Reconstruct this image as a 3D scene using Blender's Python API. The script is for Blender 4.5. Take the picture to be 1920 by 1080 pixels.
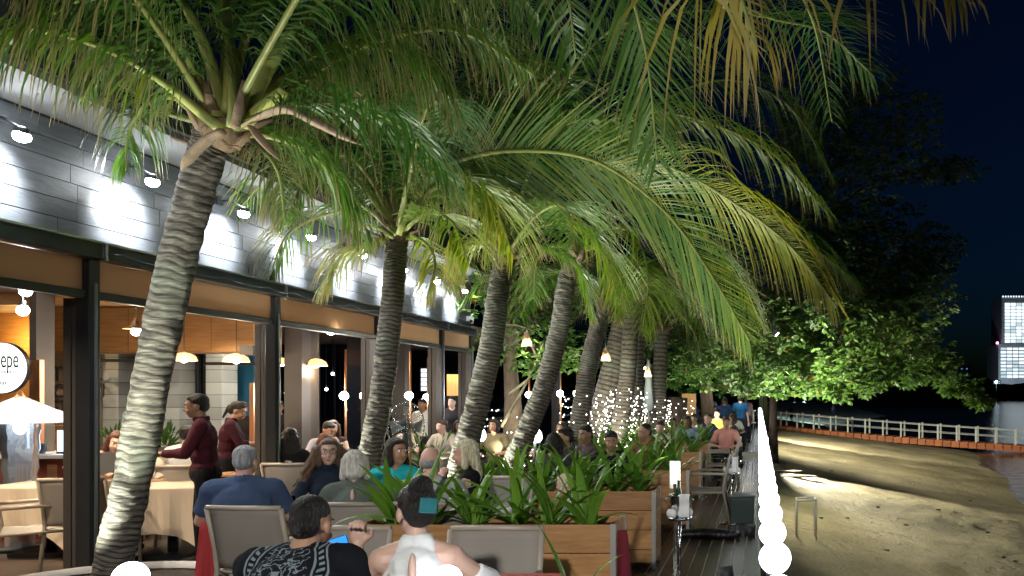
import bpy, math, random
from mathutils import Vector, Matrix, Euler, noise as mnoise
R = math.radians
rng = random.Random(7)
for o in list(bpy.data.objects): bpy.data.objects.remove(o)
S = bpy.context.scene
col = S.collection
# ---------------------------------------------------------------- camera
F = 1500.0; EYE = 1.7; VX, VY = 1422.0, 738.0      # focal length and vanishing point in photo pixels
cd = bpy.data.cameras.new('camera'); cam = bpy.data.objects.new('camera', cd); col.objects.link(cam)
cam.location = (0, 0, EYE); cam.rotation_euler = (R(90), 0, 0)
cd.sensor_width = 36; cd.lens = 36*F/1920; cd.shift_x = -(VX-960)/1920; cd.shift_y = (VY-540)/1920
cd.clip_start = 0.05; cd.clip_end = 3000
S.camera = cam
# ---------------------------------------------------------------- night sky
w = bpy.data.worlds.new('World'); S.world = w; w.use_nodes = True
nt = w.node_tree; nt.nodes.clear()
sky = nt.nodes.new('ShaderNodeTexSky'); sky.sky_type = 'NISHITA'; sky.sun_disc = False
sky.sun_elevation = R(-3.0); sky.sun_rotation = R(60); sky.air_density = 1.0; sky.dust_density = 1.5; sky.ozone_density = 4.0
bg = nt.nodes.new('ShaderNodeBackground'); bg.inputs[1].default_value = 0.075
wo = nt.nodes.new('ShaderNodeOutputWorld')
tint = nt.nodes.new('ShaderNodeMix'); tint.data_type = 'RGBA'; tint.blend_type = 'MULTIPLY'; tint.inputs[0].default_value = 1.0
tint.inputs[7].default_value = (0.34, 1.10, 1.0, 1)
nt.links.new(sky.outputs[0], tint.inputs[6]); nt.links.new(tint.outputs[2], bg.inputs[0]); nt.links.new(bg.outputs[0], wo.inputs[0])
sd = bpy.data.lights.new('moon', 'SUN'); sd.energy = 0.02; sd.angle = R(0.5); sd.color = (0.8, 0.88, 1.0)
so = bpy.data.objects.new('moon', sd); col.objects.link(so); so.rotation_euler = (R(55), 0, R(120)); so.location = (0, 0, 30)
S.view_settings.view_transform = 'Standard'; S.view_settings.look = 'None'
S.view_settings.exposure = 0.5; S.view_settings.gamma = 1.0; S.view_settings.use_curve_mapping = False
S.cycles.use_denoising = True
S.cycles.sample_clamp_indirect = 6.0; S.cycles.sample_clamp_direct = 40.0
S.cycles.max_bounces = 7; S.cycles.diffuse_bounces = 3; S.cycles.glossy_bounces = 3
S.cycles.transparent_max_bounces = 8; S.cycles.transmission_bounces = 5
S.cycles.caustics_reflective = False; S.cycles.caustics_refractive = False

def W(px, py, D):                       # photo pixel at depth D -> point
    return Vector(((px-VX)*D/F, D, EYE-(py-VY)*D/F))
def XZ(px, D): return (px-VX)*D/F

# ---------------------------------------------------------------- materials
MATS = {}
def mat(name, c, rough=0.6, metal=0.0, var=0.0, vscale=8.0, bump=0.0, bscale=60.0, stretch=(1,1,1), em=None, es=0.0,
        trans=0.0, alpha=1.0, coat=0.0, spec=0.5, sss=0.0, c2=None, coords='Object', sheen=0.0, detail=6):
    if name in MATS: return MATS[name]
    m = bpy.data.materials.new(name); m.use_nodes = True
    n = m.node_tree.nodes; l = m.node_tree.links; b = n['Principled BSDF']
    b.inputs['Base Color'].default_value = (*c, 1); b.inputs['Roughness'].default_value = rough
    b.inputs['Metallic'].default_value = metal; b.inputs['Specular IOR Level'].default_value = spec
    if trans: b.inputs['Transmission Weight'].default_value = trans
    if alpha < 1: b.inputs['Alpha'].default_value = alpha
    if coat: b.inputs['Coat Weight'].default_value = coat; b.inputs['Coat Roughness'].default_value = 0.075
    if sss: b.inputs['Subsurface Weight'].default_value = sss; b.inputs['Subsurface Radius'].default_value = (0.02, 0.008, 0.004)
    if sheen: b.inputs['Sheen Weight'].default_value = sheen
    if em: b.inputs['Emission Color'].default_value = (*em, 1); b.inputs['Emission Strength'].default_value = es
    if var or c2 or bump:
        tc = n.new('ShaderNodeTexCoord'); mp = n.new('ShaderNodeMapping'); mp.inputs['Scale'].default_value = stretch
        l.new(tc.outputs[coords], mp.inputs[0])
    if var or c2:
        oi = n.new('ShaderNodeObjectInfo')
        nz = n.new('ShaderNodeTexNoise'); nz.inputs['Scale'].default_value = vscale; nz.inputs['Detail'].default_value = detail
        nz.noise_dimensions = '4D'; l.new(mp.outputs[0], nz.inputs['Vector'])
        mu = n.new('ShaderNodeMath'); mu.operation = 'MULTIPLY'; mu.inputs[1].default_value = 37.0
        l.new(oi.outputs['Random'], mu.inputs[0]); l.new(mu.outputs[0], nz.inputs['W'])
        rp = n.new('ShaderNodeValToRGB'); rp.color_ramp.elements[0].position = 0.3; rp.color_ramp.elements[1].position = 0.72
        if c2 is None:
            a = tuple(x*(1-var) for x in c); d = tuple(min(1, x*(1+var)) for x in c)
        else: a, d = c, c2
        rp.color_ramp.elements[0].color = (*a, 1); rp.color_ramp.elements[1].color = (*d, 1)
        l.new(nz.outputs['Fac'], rp.inputs[0])
        hv = n.new('ShaderNodeHueSaturation'); mr = n.new('ShaderNodeMapRange')
        mr.inputs['To Min'].default_value = 0.82; mr.inputs['To Max'].default_value = 1.18
        l.new(oi.outputs['Random'], mr.inputs['Value']); l.new(mr.outputs[0], hv.inputs['Value'])
        l.new(rp.outputs[0], hv.inputs['Color']); l.new(hv.outputs[0], b.inputs['Base Color'])
    if bump:
        nb = n.new('ShaderNodeTexNoise'); nb.inputs['Scale'].default_value = bscale; nb.inputs['Detail'].default_value = 8
        l.new(mp.outputs[0], nb.inputs['Vector'])
        bp = n.new('ShaderNodeBump'); bp.inputs['Strength'].default_value = bump; bp.inputs['Distance'].default_value = 0.02
        l.new(nb.outputs['Fac'], bp.inputs['Height']); l.new(bp.outputs[0], b.inputs['Normal'])
    MATS[name] = m
    return m

def leaf_mat(name, trans=0.4, rough=0.45):           # foliage: colour from the leaf's own attribute, light passes through
    if name in MATS: return MATS[name]
    m = bpy.data.materials.new(name); m.use_nodes = True
    n = m.node_tree.nodes; l = m.node_tree.links; b = n['Principled BSDF']; out = n['Material Output']
    at = n.new('ShaderNodeAttribute'); at.attribute_name = 'leafcol'
    b.inputs['Roughness'].default_value = rough
    l.new(at.outputs['Color'], b.inputs['Base Color'])
    tr = n.new('ShaderNodeBsdfTranslucent'); hs = n.new('ShaderNodeHueSaturation'); hs.inputs['Value'].default_value = 1.5; hs.inputs['Saturation'].default_value = 1.1
    l.new(at.outputs['Color'], hs.inputs['Color']); l.new(hs.outputs[0], tr.inputs['Color'])
    mx = n.new('ShaderNodeMixShader'); mx.inputs[0].default_value = trans
    l.new(b.outputs[0], mx.inputs[1]); l.new(tr.outputs[0], mx.inputs[2]); l.new(mx.outputs[0], out.inputs[0])
    MATS[name] = m
    return m

def emit(name, c, s):
    return mat(name, tuple(0.12*x for x in c), 0.6, em=c, es=s, spec=0.1)

# ---------------------------------------------------------------- mesh helpers
def link(o, parent=None):
    col.objects.link(o)
    if parent is not None: o.parent = parent
    return o
class MB:
    def __init__(s, origin=(0, 0, 0)):
        s.v = []; s.f = []; s.m = []; s.c = []; s.o = Vector(origin); s.sm = []
    def add(s, vs, fs, mi=0, cols=None, smooth=False):
        b = len(s.v); s.v.extend(tuple(Vector(p)-s.o) for p in vs)
        for f in fs: s.f.append(tuple(i+b for i in f)); s.m.append(mi); s.sm.append(smooth)
        if cols is not None: s.c.extend(cols)
        return s
    def box(s, c, d, M=None, mi=0, taper=None):
        c = Vector(c); hx, hy, hz = d[0]/2, d[1]/2, d[2]/2
        vs = []
        for z in (-1, 1):
            k = 1 if (taper is None or z < 0) else taper
            for x, y in ((-1, -1), (1, -1), (1, 1), (-1, 1)):
                p = Vector((x*hx*k, y*hy*k, z*hz))
                vs.append(c + (M @ p if M is not None else p))
        return s.add(vs, [(3, 2, 1, 0), (4, 5, 6, 7), (0, 1, 5, 4), (1, 2, 6, 5), (2, 3, 7, 6), (3, 0, 4, 7)], mi)
    def bbox(s, x0, x1, y0, y1, z0, z1, mi=0):
        return s.box(((x0+x1)/2, (y0+y1)/2, (z0+z1)/2), (x1-x0, y1-y0, z1-z0), None, mi)
    def tube(s, pts, rad, n=8, mi=0, cap=True, flat=None):
        pts = [Vector(p) for p in pts]
        if not isinstance(rad, (list, tuple)): rad = [rad]*len(pts)
        vs = []; fs = []; prev = None
        for i, p in enumerate(pts):
            t = (pts[min(i+1, len(pts)-1)] - pts[max(i-1, 0)])
            if t.length < 1e-9: t = Vector((0, 0, 1))
            t.normalize()
            if prev is None:
                a = Vector((0, 0, 1)) if abs(t.z) < 0.9 else Vector((1, 0, 0))
                u = t.cross(a).normalized()
            else:
                u = (prev - t*prev.dot(t)).normalized()
            prev = u; v = t.cross(u)
            for k in range(n):
                an = 2*math.pi*k/n
                vs.append(p + (u*math.cos(an) + v*math.sin(an)*(flat or 1))*rad[i])
        for i in range(len(pts)-1):
            for k in range(n):
                fs.append((i*n+k, i*n+(k+1) % n, (i+1)*n+(k+1) % n, (i+1)*n+k))
        if cap:
            fs.append(tuple(reversed(range(n)))); fs.append(tuple((len(pts)-1)*n+k for k in range(n)))
        return s.add(vs, fs, mi, smooth=True)
    def lathe(s, prof, c, n=20, mi=0, M=None):
        c = Vector(c); vs = []; fs = []
        for r, z in prof:
            for k in range(n):
                a = 2*math.pi*k/n
                p = Vector((max(r, 1e-4)*math.cos(a), max(r, 1e-4)*math.sin(a), z))
                vs.append(c + (M @ p if M is not None else p))
        for i in range(len(prof)-1):
            for k in range(n):
                fs.append((i*n+k, i*n+(k+1) % n, (i+1)*n+(k+1) % n, (i+1)*n+k))
        return s.add(vs, fs, mi, smooth=True)
    def ball(s, c, r, n=16, m=10, mi=0, M=None):
        if not isinstance(r, (list, tuple)): r = (r, r, r)
        c = Vector(c); vs = []; fs = []
        for i in range(m+1):
            th = math.pi*i/m
            th = min(max(th, 0.02), math.pi-0.02)
            for k in range(n):
                a = 2*math.pi*k/n
                p = Vector((r[0]*math.sin(th)*math.cos(a), r[1]*math.sin(th)*math.sin(a), -r[2]*math.cos(th)))
                vs.append(c + (M @ p if M is not None else p))
        for i in range(m):
            for k in range(n):
                fs.append((i*n+k, i*n+(k+1) % n, (i+1)*n+(k+1) % n, (i+1)*n+k))
        fs.append(tuple(reversed(range(n)))); fs.append(tuple(m*n+k for k in range(n)))
        return s.add(vs, fs, mi, smooth=True)
    def octa(s, c, r, mi=0):
        x, y, z = c
        return s.add([(x+r, y, z), (x, y+r, z), (x-r, y, z), (x, y-r, z), (x, y, z+r), (x, y, z-r)],
                     [(0, 1, 4), (1, 2, 4), (2, 3, 4), (3, 0, 4), (1, 0, 5), (2, 1, 5), (3, 2, 5), (0, 3, 5)], mi)
    def mesh(s, name, mats):
        me = bpy.data.meshes.new(name); me.from_pydata(s.v, [], s.f)
        if not isinstance(mats, (list, tuple)): mats = [mats]
        for m in mats: me.materials.append(m)
        if len(mats) > 1: me.polygons.foreach_set('material_index', s.m)
        me.polygons.foreach_set('use_smooth', s.sm)
        if s.c:
            at = me.color_attributes.new('leafcol', 'FLOAT_COLOR', 'POINT')
            flat = []
            for c in s.c: flat.extend((c[0], c[1], c[2], 1.0))
            at.data.foreach_set('color', flat)
        me.update()
        return me
    def build(s, name, mats, parent=None, loc=None, bevel=0):
        o = bpy.data.objects.new(name, s.mesh(name, mats))
        if loc is not None: o.location = loc
        if bevel:
            b = o.modifiers.new('bevel', 'BEVEL'); b.width = bevel; b.segments = 2; b.limit_method = 'ANGLE'; b.angle_limit = R(50)
        return link(o, parent)
def tag(o, label=None, cat=None, group=None, kind=None):
    if label: o['label'] = label
    if cat: o['category'] = cat
    if group: o['group'] = group
    if kind: o['kind'] = kind
    return o
def thing(name, label, cat, loc=(0, 0, 0), rz=0.0, group=None):
    o = bpy.data.objects.new(name, None); o.location = loc; o.rotation_euler = (0, 0, rz); o.empty_display_size = 0.1
    link(o); return tag(o, label, cat, group)
def struct(o): o['kind'] = 'structure'; return o
def copy_tree(o, parent=None):
    c = o.copy(); col.objects.link(c)
    if parent is not None: c.parent = parent
    for ch in list(o.children): copy_tree(ch, c)
    return c
def inst(name, me, parent, loc=(0, 0, 0), rot=(0, 0, 0), sc=None):
    o = bpy.data.objects.new(name, me); o.location = loc; o.rotation_euler = rot
    if sc: o.scale = sc
    return link(o, parent)
def lamp(kind, parent, loc, energy, color=(1, 1, 1), size=0.03, aim=None, angle=80, blend=0.6):
    ld = bpy.data.lights.new('light', kind); ld.energy = energy; ld.color = color
    if kind != 'AREA': ld.shadow_soft_size = size
    o = bpy.data.objects.new('light', ld); o.location = loc
    if kind == 'SPOT':
        ld.spot_size = R(angle); ld.spot_blend = blend
        if aim is not None:
            o.rotation_euler = Vector(aim).normalized().to_track_quat('-Z', 'Y').to_euler()
    return link(o, parent)
def spline(ps, n):                                    # Catmull-Rom through control points
    ps = [Vector(p) for p in ps]
    q = [ps[0]*2-ps[1]] + ps + [ps[-1]*2-ps[-2]]
    out = []
    segs = len(ps)-1
    for i in range(n+1):
        t = i/n*segs; k = min(int(t), segs-1); u = t-k
        a, b, c, d = q[k], q[k+1], q[k+2], q[k+3]
        out.append(0.5*((2*b) + (c-a)*u + (2*a-5*b+4*c-d)*u*u + (3*b-a-3*c+d)*u**3))
    return out
def lerp(a, b, t): return tuple(x+(y-x)*t for x, y in zip(a, b))
# ================================================================ SETTING
m_plank = mat('deck_wood', (0.036, 0.022, 0.015), 0.27, var=0.5, vscale=5, stretch=(9, 0.7, 9), bump=0.3, bscale=20, spec=0.5)
m_deckbase = mat('deck_gap_glint', (0.5, 0.46, 0.40), 0.6)  # pale gap colour stands in for light caught on the plank edges
deck = struct(MB().bbox(-5.62, 0.02, -3, 62, -0.9, -0.008).build('deck', m_deckbase))
pw = 0.116; me_pl = {}
def plank_mesh(L):
    if L not in me_pl:
        me_pl[L] = MB().bbox(-pw/2, pw/2, -L/2, L/2, -0.007, 0.004).mesh('plank', m_plank)
    return me_pl[L]
nx = 42
for i in range(nx):
    x = -0.07 - i*0.133
    y = 2.6 - rng.choice((0, 0.8, 1.6))
    while y < 20:
        L = 3.2
        inst('plank', plank_mesh(L), deck, (x, y+L/2, rng.uniform(-0.002, 0.002)))
        y += L+0.006
o = MB()
for i in range(nx):
    x = -0.07 - i*0.133
    o.bbox(x-pw/2, x+pw/2, 23.3, 61, -0.006, 0.003)
tag(o.build('far_planks', m_plank, deck), kind='stuff')

# ---- sand, water
m_sand = bpy.data.materials.new('sand'); m_sand.use_nodes = True
_n = m_sand.node_tree.nodes; _l = m_sand.node_tree.links; _b = _n['Principled BSDF']
_tc = _n.new('ShaderNodeTexCoord'); _a = _n.new('ShaderNodeTexNoise'); _a.inputs['Scale'].default_value = 0.55; _a.inputs['Detail'].default_value = 9
_r = _n.new('ShaderNodeValToRGB'); _r.color_ramp.elements[0].position = 0.35; _r.color_ramp.elements[1].position = 0.66
_r.color_ramp.elements[0].color = (0.145, 0.122, 0.07, 1); _r.color_ramp.elements[1].color = (0.31, 0.272, 0.165, 1)
_a2 = _n.new('ShaderNodeTexNoise'); _a2.inputs['Scale'].default_value = 14; _a2.inputs['Detail'].default_value = 10; _a2.inputs['Roughness'].default_value = 0.7
_r2 = _n.new('ShaderNodeValToRGB'); _r2.color_ramp.elements[0].position = 0.3; _r2.color_ramp.elements[1].position = 0.45
_r2.color_ramp.elements[0].color = (0.35, 0.33, 0.3, 1); _r2.color_ramp.elements[1].color = (1, 1, 1, 1)
_mx = _n.new('ShaderNodeMix'); _mx.data_type = 'RGBA'; _mx.blend_type = 'MULTIPLY'; _mx.inputs[0].default_value = 0.8
_bp = _n.new('ShaderNodeBump'); _bp.inputs['Strength'].default_value = 1.0; _bp.inputs['Distance'].default_value = 0.10
_l.new(_tc.outputs['Object'], _a.inputs['Vector']); _l.new(_tc.outputs['Object'], _a2.inputs['Vector'])
_l.new(_a.outputs['Fac'], _r.inputs[0]); _l.new(_a2.outputs['Fac'], _r2.inputs[0])
_l.new(_r.outputs[0], _mx.inputs[6]); _l.new(_r2.outputs[0], _mx.inputs[7]); _l.new(_mx.outputs[2], _b.inputs['Base Color'])
_v = _n.new('ShaderNodeTexVoronoi'); _v.feature = 'SMOOTH_F1'; _v.inputs['Scale'].default_value = 3.4; _v.inputs['Randomness'].default_value = 1.0
_l.new(_tc.outputs['Object'], _v.inputs['Vector'])
_vr = _n.new('ShaderNodeMapRange'); _vr.inputs['From Min'].default_value = 0.05; _vr.inputs['From Max'].default_value = 0.32; _vr.inputs['To Max'].default_value = 0.55; _l.new(_v.outputs['Distance'], _vr.inputs['Value'])
_ad = _n.new('ShaderNodeMath'); _l.new(_a2.outputs['Fac'], _ad.inputs[0]); _l.new(_vr.outputs[0], _ad.inputs[1]); _l.new(_ad.outputs[0], _bp.inputs['Height']); _l.new(_bp.outputs[0], _b.inputs['Normal'])
_b.inputs['Roughness'].default_value = 0.85
WATER = -1.75
def shore(Y):
    pts = [(-10, 3.5), (10, 6.3), (24, 8.3), (36, 10.5), (47, 12.6), (58, 10.5), (70, 7.5), (88, 7.0), (100, 12), (125, 20), (160, 22), (230, 25), (300, 20)]
    for (a, b), (c, d) in zip(pts, pts[1:]):
        if a <= Y <= c:
            t = (Y-a)/(c-a); t = t*t*(3-2*t); return b+(d-b)*t
    return 20
def sandz(X, Y):
    z0 = -0.45 if Y < 60 else -0.45-min(1, (Y-60)/60)*0.7
    s = shore(Y)
    t = (X-0.2)/(s-0.2)
    z = z0 + (WATER-0.0-z0)*t if t < 1 else WATER-(X-s)*0.25
    z = max(z, -3.2)
    z += 0.035*mnoise.noise(Vector((X*0.9, Y*0.45, 1.3))) + 0.018*mnoise.noise(Vector((X*3, Y*1.6, 4))) + 0.016*mnoise.noise(Vector((X*7, Y*5, 9))) + 0.03*mnoise.noise(Vector((X*1.6+3, Y*1.1, 2)))
    return z
m = MB(); vs = []; fs = []
xs = [-0.3+0.16*i for i in range(70)] + [11+0.6*i for i in range(40)]
ys = [-4+0.22*i for i in range(150)] + [29+0.6*i for i in range(60)] + [65+4*i for i in range(60)]
for Y in ys:
    for X in xs: vs.append((X, Y, sandz(X, Y)))
k = len(xs)
for j in range(len(ys)-1):
    for i in range(k-1): fs.append((j*k+i, j*k+i+1, (j+1)*k+i+1, (j+1)*k+i))
m.add(vs, fs, smooth=True); struct(m.build('sand_beach', m_sand))
m_gr = mat('dark_ground', (0.05, 0.045, 0.035), 0.9, var=0.3, vscale=2)
struct(MB().add([(-1500, -60, -3.4), (1500, -60, -3.4), (1500, 2500, -3.4), (-1500, 2500, -3.4)], [(0, 1, 2, 3)]).build('ground', m_gr))
struct(MB().bbox(-60, -5.63, -10, 62, -1.2, -0.06).build('terrain', m_gr))
m_water = mat('night_water', (0.004, 0.012, 0.025), 0.06, spec=0.7)
_n = m_water.node_tree.nodes; _l = m_water.node_tree.links; _b = _n['Principled BSDF']
_tc = _n.new('ShaderNodeTexCoord'); _mp = _n.new('ShaderNodeMapping'); _mp.inputs['Scale'].default_value = (1.0, 0.55, 1)
_a = _n.new('ShaderNodeTexNoise'); _a.inputs['Scale'].default_value = 2.2; _a.inputs['Detail'].default_value = 7; _a.inputs['Roughness'].default_value = 0.6
_bp = _n.new('ShaderNodeBump'); _bp.inputs['Strength'].default_value = 0.5; _bp.inputs['Distance'].default_value = 0.12
_l.new(_tc.outputs['Object'], _mp.inputs[0]); _l.new(_mp.outputs[0], _a.inputs['Vector']); _l.new(_a.outputs['Fac'], _bp.inputs['Height']); _l.new(_bp.outputs[0], _b.inputs['Normal'])
struct(MB().add([(0, -30, WATER), (900, -30, WATER), (900, 900, WATER), (0, 900, WATER)], [(0, 1, 2, 3)]).build('water', m_water))

# ---- far shore, trees and buildings across the water
m_far = mat('far_trees', (0.006, 0.010, 0.010), 1.0, var=0.4, vscale=0.2)
def far_belt(name, label, x0, x1, Y, z0, h, seed):
    m = MB(); vs = []; fs = []; n = 90
    for i in range(n+1):
        x = x0+(x1-x0)*i/n
        hh = h*(0.55+0.35*mnoise.noise(Vector((x*0.03, seed, 0)))+0.2*mnoise.noise(Vector((x*0.12, seed, 5)))+0.1*mnoise.noise(Vector((x*0.5, seed, 9))))
        for y, z in ((Y-6, z0), (Y-5, z0+hh*0.6), (Y, z0+hh), (Y+20, z0+hh*0.8), (Y+22, z0)): vs.append((x, y+rng.uniform(-1, 1), z))
    for i in range(n):
        for j in range(4): fs.append((i*5+j, (i+1)*5+j, (i+1)*5+j+1, i*5+j+1))
    m.add(vs, fs); o = m.build(name, m_far); return tag(o, label, 'trees', kind='stuff')
far_belt('far_trees', 'dark line of trees along the far shore across the water', -40, 330, 420, WATER, 15, 3.3)
far_belt('far_trees', 'nearer dark wooded point jutting into the water', 20, 75, 260, WATER, 12, 8.8)
struct(MB().bbox(-60, 700, 428, 900, WATER-2, WATER+0.8).build('far_bank', m_gr))
# tall lit tower: two stacked blocks with a grid of windows
m_conc = mat('tower_concrete', (0.45, 0.5, 0.55), 0.8, var=0.15, vscale=0.2)
m_win = emit('tower_lit_window', (0.86, 0.97, 1.0), 1.0); m_wins = [m_win, emit('tower_window_mid', (0.82, 0.96, 1.0), 0.8), emit('tower_window_low', (0.74, 0.93, 1.0), 0.55)]
def tower(px0, px1, pxr, ytop, ymid, ybase, D):
    k = D/F
    t = thing('office_tower', 'tall lit tower across the water with glowing grid of windows', 'tower', ((px0-VX)*k, D, WATER+0.5))
    o = t.location
    def zz(py): return EYE-(py-VY)*k
    x0 = (px0-VX)*k; xu = (px1-VX)*k; x1 = (pxr-VX)*k
    MB(o).bbox(x0, x1, D, D+30, WATER+0.5, zz(ymid)).build('lower_block', m_conc, t)
    MB(o).bbox(xu, x1, D+1, D+28, zz(ymid)+0.01, zz(ytop)).build('upper_block', m_conc, t)
    wme = {}
    def win(xa, xb, za, zb, y):
        key = (round(xb-xa, 2), round(zb-za, 2))
        key = key+(rng.choice((0, 0, 1, 1, 2)),)
        if key not in wme: wme[key] = MB().bbox(-key[0]/2, key[0]/2, -0.3, 0.1, -key[1]/2, key[1]/2).mesh('window', m_wins[key[2]])
        inst('window', wme[key], t, Vector(((xa+xb)/2, y, (za+zb)/2))-o)
    for r in range(12):                                 # upper block
        zt = zz(568+r*6.3); 
        for c in range(6):
            xa = (1885+c*10.8-VX)*k
            win(xa, xa+9.2*k, zt-5.0*k, zt, D+0.9)
    for r in range(9):
        zt = zz(652+r*6.5)
        for c in range(6):
            xa = (1876.5+c*11.4-VX)*k
            win(xa, xa+9.4*k, zt-4.0*k, zt, D-0.1)
    for c in range(13):
        xa = (1880+c*5-VX)*k
        MB(o).bbox(xa, xa+2.6*k, D+0.5, D+0.9, zz(ytop)+0.01, zz(ytop)+2.6*k).build('roof_light', m_win, t)
    MB(o).ball(((1870-VX)*k, D, zz(643)), 1.0).build('beacon', emit('beacon_pink', (1, 0.35, 0.6), 3), t)
tower(1872, 1879, 1990, 557, 645, 715, 600)
_tl = thing('tower_fill_light', 'added fill light in place of city glow at the foot of the lit tower', 'floodlight', (XZ(1895, 560), 555, WATER+0.5))  # added lamp, replaces the city glow on the tower walls
MB(_tl.location).box((XZ(1895, 560), 555, WATER+1.2), (1.2, 0.8, 1.4)).build('housing', m_conc, _tl)
lamp('SPOT', _tl, (0, 0.8, 1.6), 25000, (0.75, 0.9, 1.0), 1.0, (0.1, 0.75, 0.66), 100, 0.6)
m_blue = mat('far_block_blue', (0.03, 0.08, 0.16), 0.7)
def far_block(px0, px1, y0, y1, D, label, wc):
    k = D/F; a = W(px0, y0, D); b = W(px1, y1, D)
    t = thing('far_building', label, 'building', (a.x, D, WATER+0.5))
    MB(t.location).bbox(a.x, b.x, D, D+15, WATER+0.5, a.z).build('wall', m_blue, t)
    for i in range(3):
        for j in range(2):
            x = a.x+(b.x-a.x)*(0.2+0.28*i); z = a.z-(a.z-b.z)*(0.2+0.3*j)
            MB(t.location).bbox(x, x+2.0*k, D-0.2, D, z-1.5*k, z).build('window', wc, t)
far_block(1786, 1820, 683, 722, 520, 'low blue-lit building left of the tower across the water', emit('win_blue', (0.3, 0.6, 1.0), 0.5))
far_block(1860, 1876, 712, 724, 500, 'small pale lit building at the foot of the tower', emit('win_pale', (0.6, 0.85, 1.0), 0.9))
# lights along the far shore
for i, (px, py, c, s, lab) in enumerate([(1694, 733, (1, 0.55, 0.4), 6, 'orange-pink light on the far shore mirrored in the water'),
        (1490, 727, (0.5, 0.75, 1.0), 5, 'small blue-white far shore light behind the leaf fringe, left one'),
        (1508, 741, (0.5, 0.8, 1.0), 6, 'small blue-white far shore light lowest under the leaf fringe'),
        (1868, 716, (0.6, 0.9, 1.0), 5, 'pale light cluster at the foot of the lit tower')]):
    p = W(px, py, 380); t = thing('shore_lamp', lab, 'lamp', (p.x, p.y, WATER))
    MB(t.location).tube([(p.x, p.y, WATER-0.5), (p.x, p.y, p.z)], 0.12, 6).build('pole', m_conc, t)
    MB(t.location).ball(p, 0.55, 10, 6).build('bulb', emit('shore_lamp_%d' % i, c, s*4), t)

# ---- floating walkway: orange cubes with white rails
m_float = mat('orange_float', (0.36, 0.10, 0.025), 0.6, var=0.25, vscale=3, bump=0.1, bscale=30)
m_rail = mat('rail_white', (0.42, 0.45, 0.46), 0.5, var=0.1, vscale=5)
P0 = Vector((0.45, 52.5, -0.52)); P1 = Vector((17.6, 46.0, -1.62))
wk = thing('floating_walkway', 'orange float-cube walkway with white railings crossing the beach to the water', 'walkway', P0)
Lw = (P1-P0).length; dirw = (P1-P0).normalized(); ang = math.atan2(dirw.y, dirw.x)
def wpt(s, off=0.0, up=0.0):
    t = s/Lw; p = P0.lerp(P1, t)
    sag = -0.10*math.sin(math.pi*t)
    n = Vector((-dirw.y, dirw.x, 0)).normalized()
    return p + n*off + Vector((0, 0, up+sag))
cube = MB().box((0, 0, 0), (0.46, 0.46, 0.36))
cube.box((0.235, -0.2, 0.03), (0.07, 0.09, 0.1), mi=1)
cme = cube.mesh('float_cube', [m_float, mat('float_joint', (0.05, 0.02, 0.012), 0.8)])
n = int(Lw/0.5)
for r in range(3):
    for i in range(n):
        inst('float_cube', cme, wk, wpt(i*0.5+0.25, r*0.5, 0)-P0, (0, 0, ang))
ps = MB().bbox(-0.05, 0.05, -0.05, 0.05, 0, 0.95).mesh('rail_post', m_rail)
for off in (-0.1, 1.1):
    for i in range(int(Lw/1.12)+1):
        inst('rail_post', ps, wk, wpt(i*1.12, off, 0.18)-P0, (0, 0, ang))
    for up in (0.62, 1.04):
        MB(P0).tube([wpt(Lw*j/24, off, up) for j in range(25)], 0.026, 6).build('rail', m_rail, wk)

# ---- restaurant building
m_dark = mat('dark_frame_metal', (0.018, 0.02, 0.024), 0.38, var=0.2, vscale=3, spec=0.6)
m_taupe = mat('taupe_column', (0.055, 0.047, 0.042), 0.6, var=0.12, vscale=4)
m_tile = mat('grey_wood_tile', (0.055, 0.06, 0.067), 0.38, var=0.35, vscale=3, stretch=(8, 0.9, 8), bump=0.2, bscale=14)
m_soffit = mat('soffit_board', (0.13, 0.133, 0.138), 0.7, var=0.08, vscale=2)
m_roof = mat('roof_dark', (0.02, 0.022, 0.025), 0.7)
m_woodp = mat('honey_wood', (0.42, 0.21, 0.075), 0.5, var=0.22, vscale=3.5, stretch=(1, 1, 9), bump=0.12, bscale=12)
m_blind = mat('beige_blind', (0.55, 0.40, 0.26), 0.75, var=0.06, vscale=1.5)
_n = m_blind.node_tree.nodes; _l = m_blind.node_tree.links; _t = _n.new('ShaderNodeBsdfTranslucent'); _t.inputs[0].default_value = (0.80, 0.62, 0.42, 1)
_m = _n.new('ShaderNodeMixShader'); _m.inputs[0].default_value = 0.55; _l.new(_n['Principled BSDF'].outputs[0], _m.inputs[1]); _l.new(_t.outputs[0], _m.inputs[2]); _l.new(_m.outputs[0], _n['Material Output'].inputs[0])
FX = -5.6; YS = [1.6, 4.15, 6.68, 9.23, 11.7, 14.07, 15.5]; GZ = 2.82
rb = thing('restaurant_building', 'open-fronted restaurant with grey tiled fascia, dark posts and beige blinds', 'building', (FX, 1.6, 0))
ob = rb.location
def bp(name, x0, x1, y0, y1, z0, z1, mt, bevel=0): return MB(ob).bbox(x0, x1, y0, y1, z0, z1).build(name, mt, rb, bevel=bevel)
bp('fascia_backing', FX-0.3, FX-0.03, 1.0, 15.48, 2.93, 3.90, m_roof)
rowh = 0.153
tile_me = {}
for r in range(6):
    y = 1.0 - rng.uniform(0, 1.2); z = 2.955+r*rowh
    while y < 15.5:
        L = rng.choice((1.2, 1.2, 0.9))
        y2 = min(y+L, 15.5)
        if y2-y > 0.1:
            key = round(y2-y, 3)
            if key not in tile_me: tile_me[key] = MB().bbox(0, 0.03, -key/2+0.003, key/2-0.003, 0.003, rowh-0.003).mesh('plank', m_tile)
            inst('plank', tile_me[key], rb, Vector((FX-0.03+rng.uniform(0, 0.004), (y+y2)/2, z))-ob)
        y += L
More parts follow.
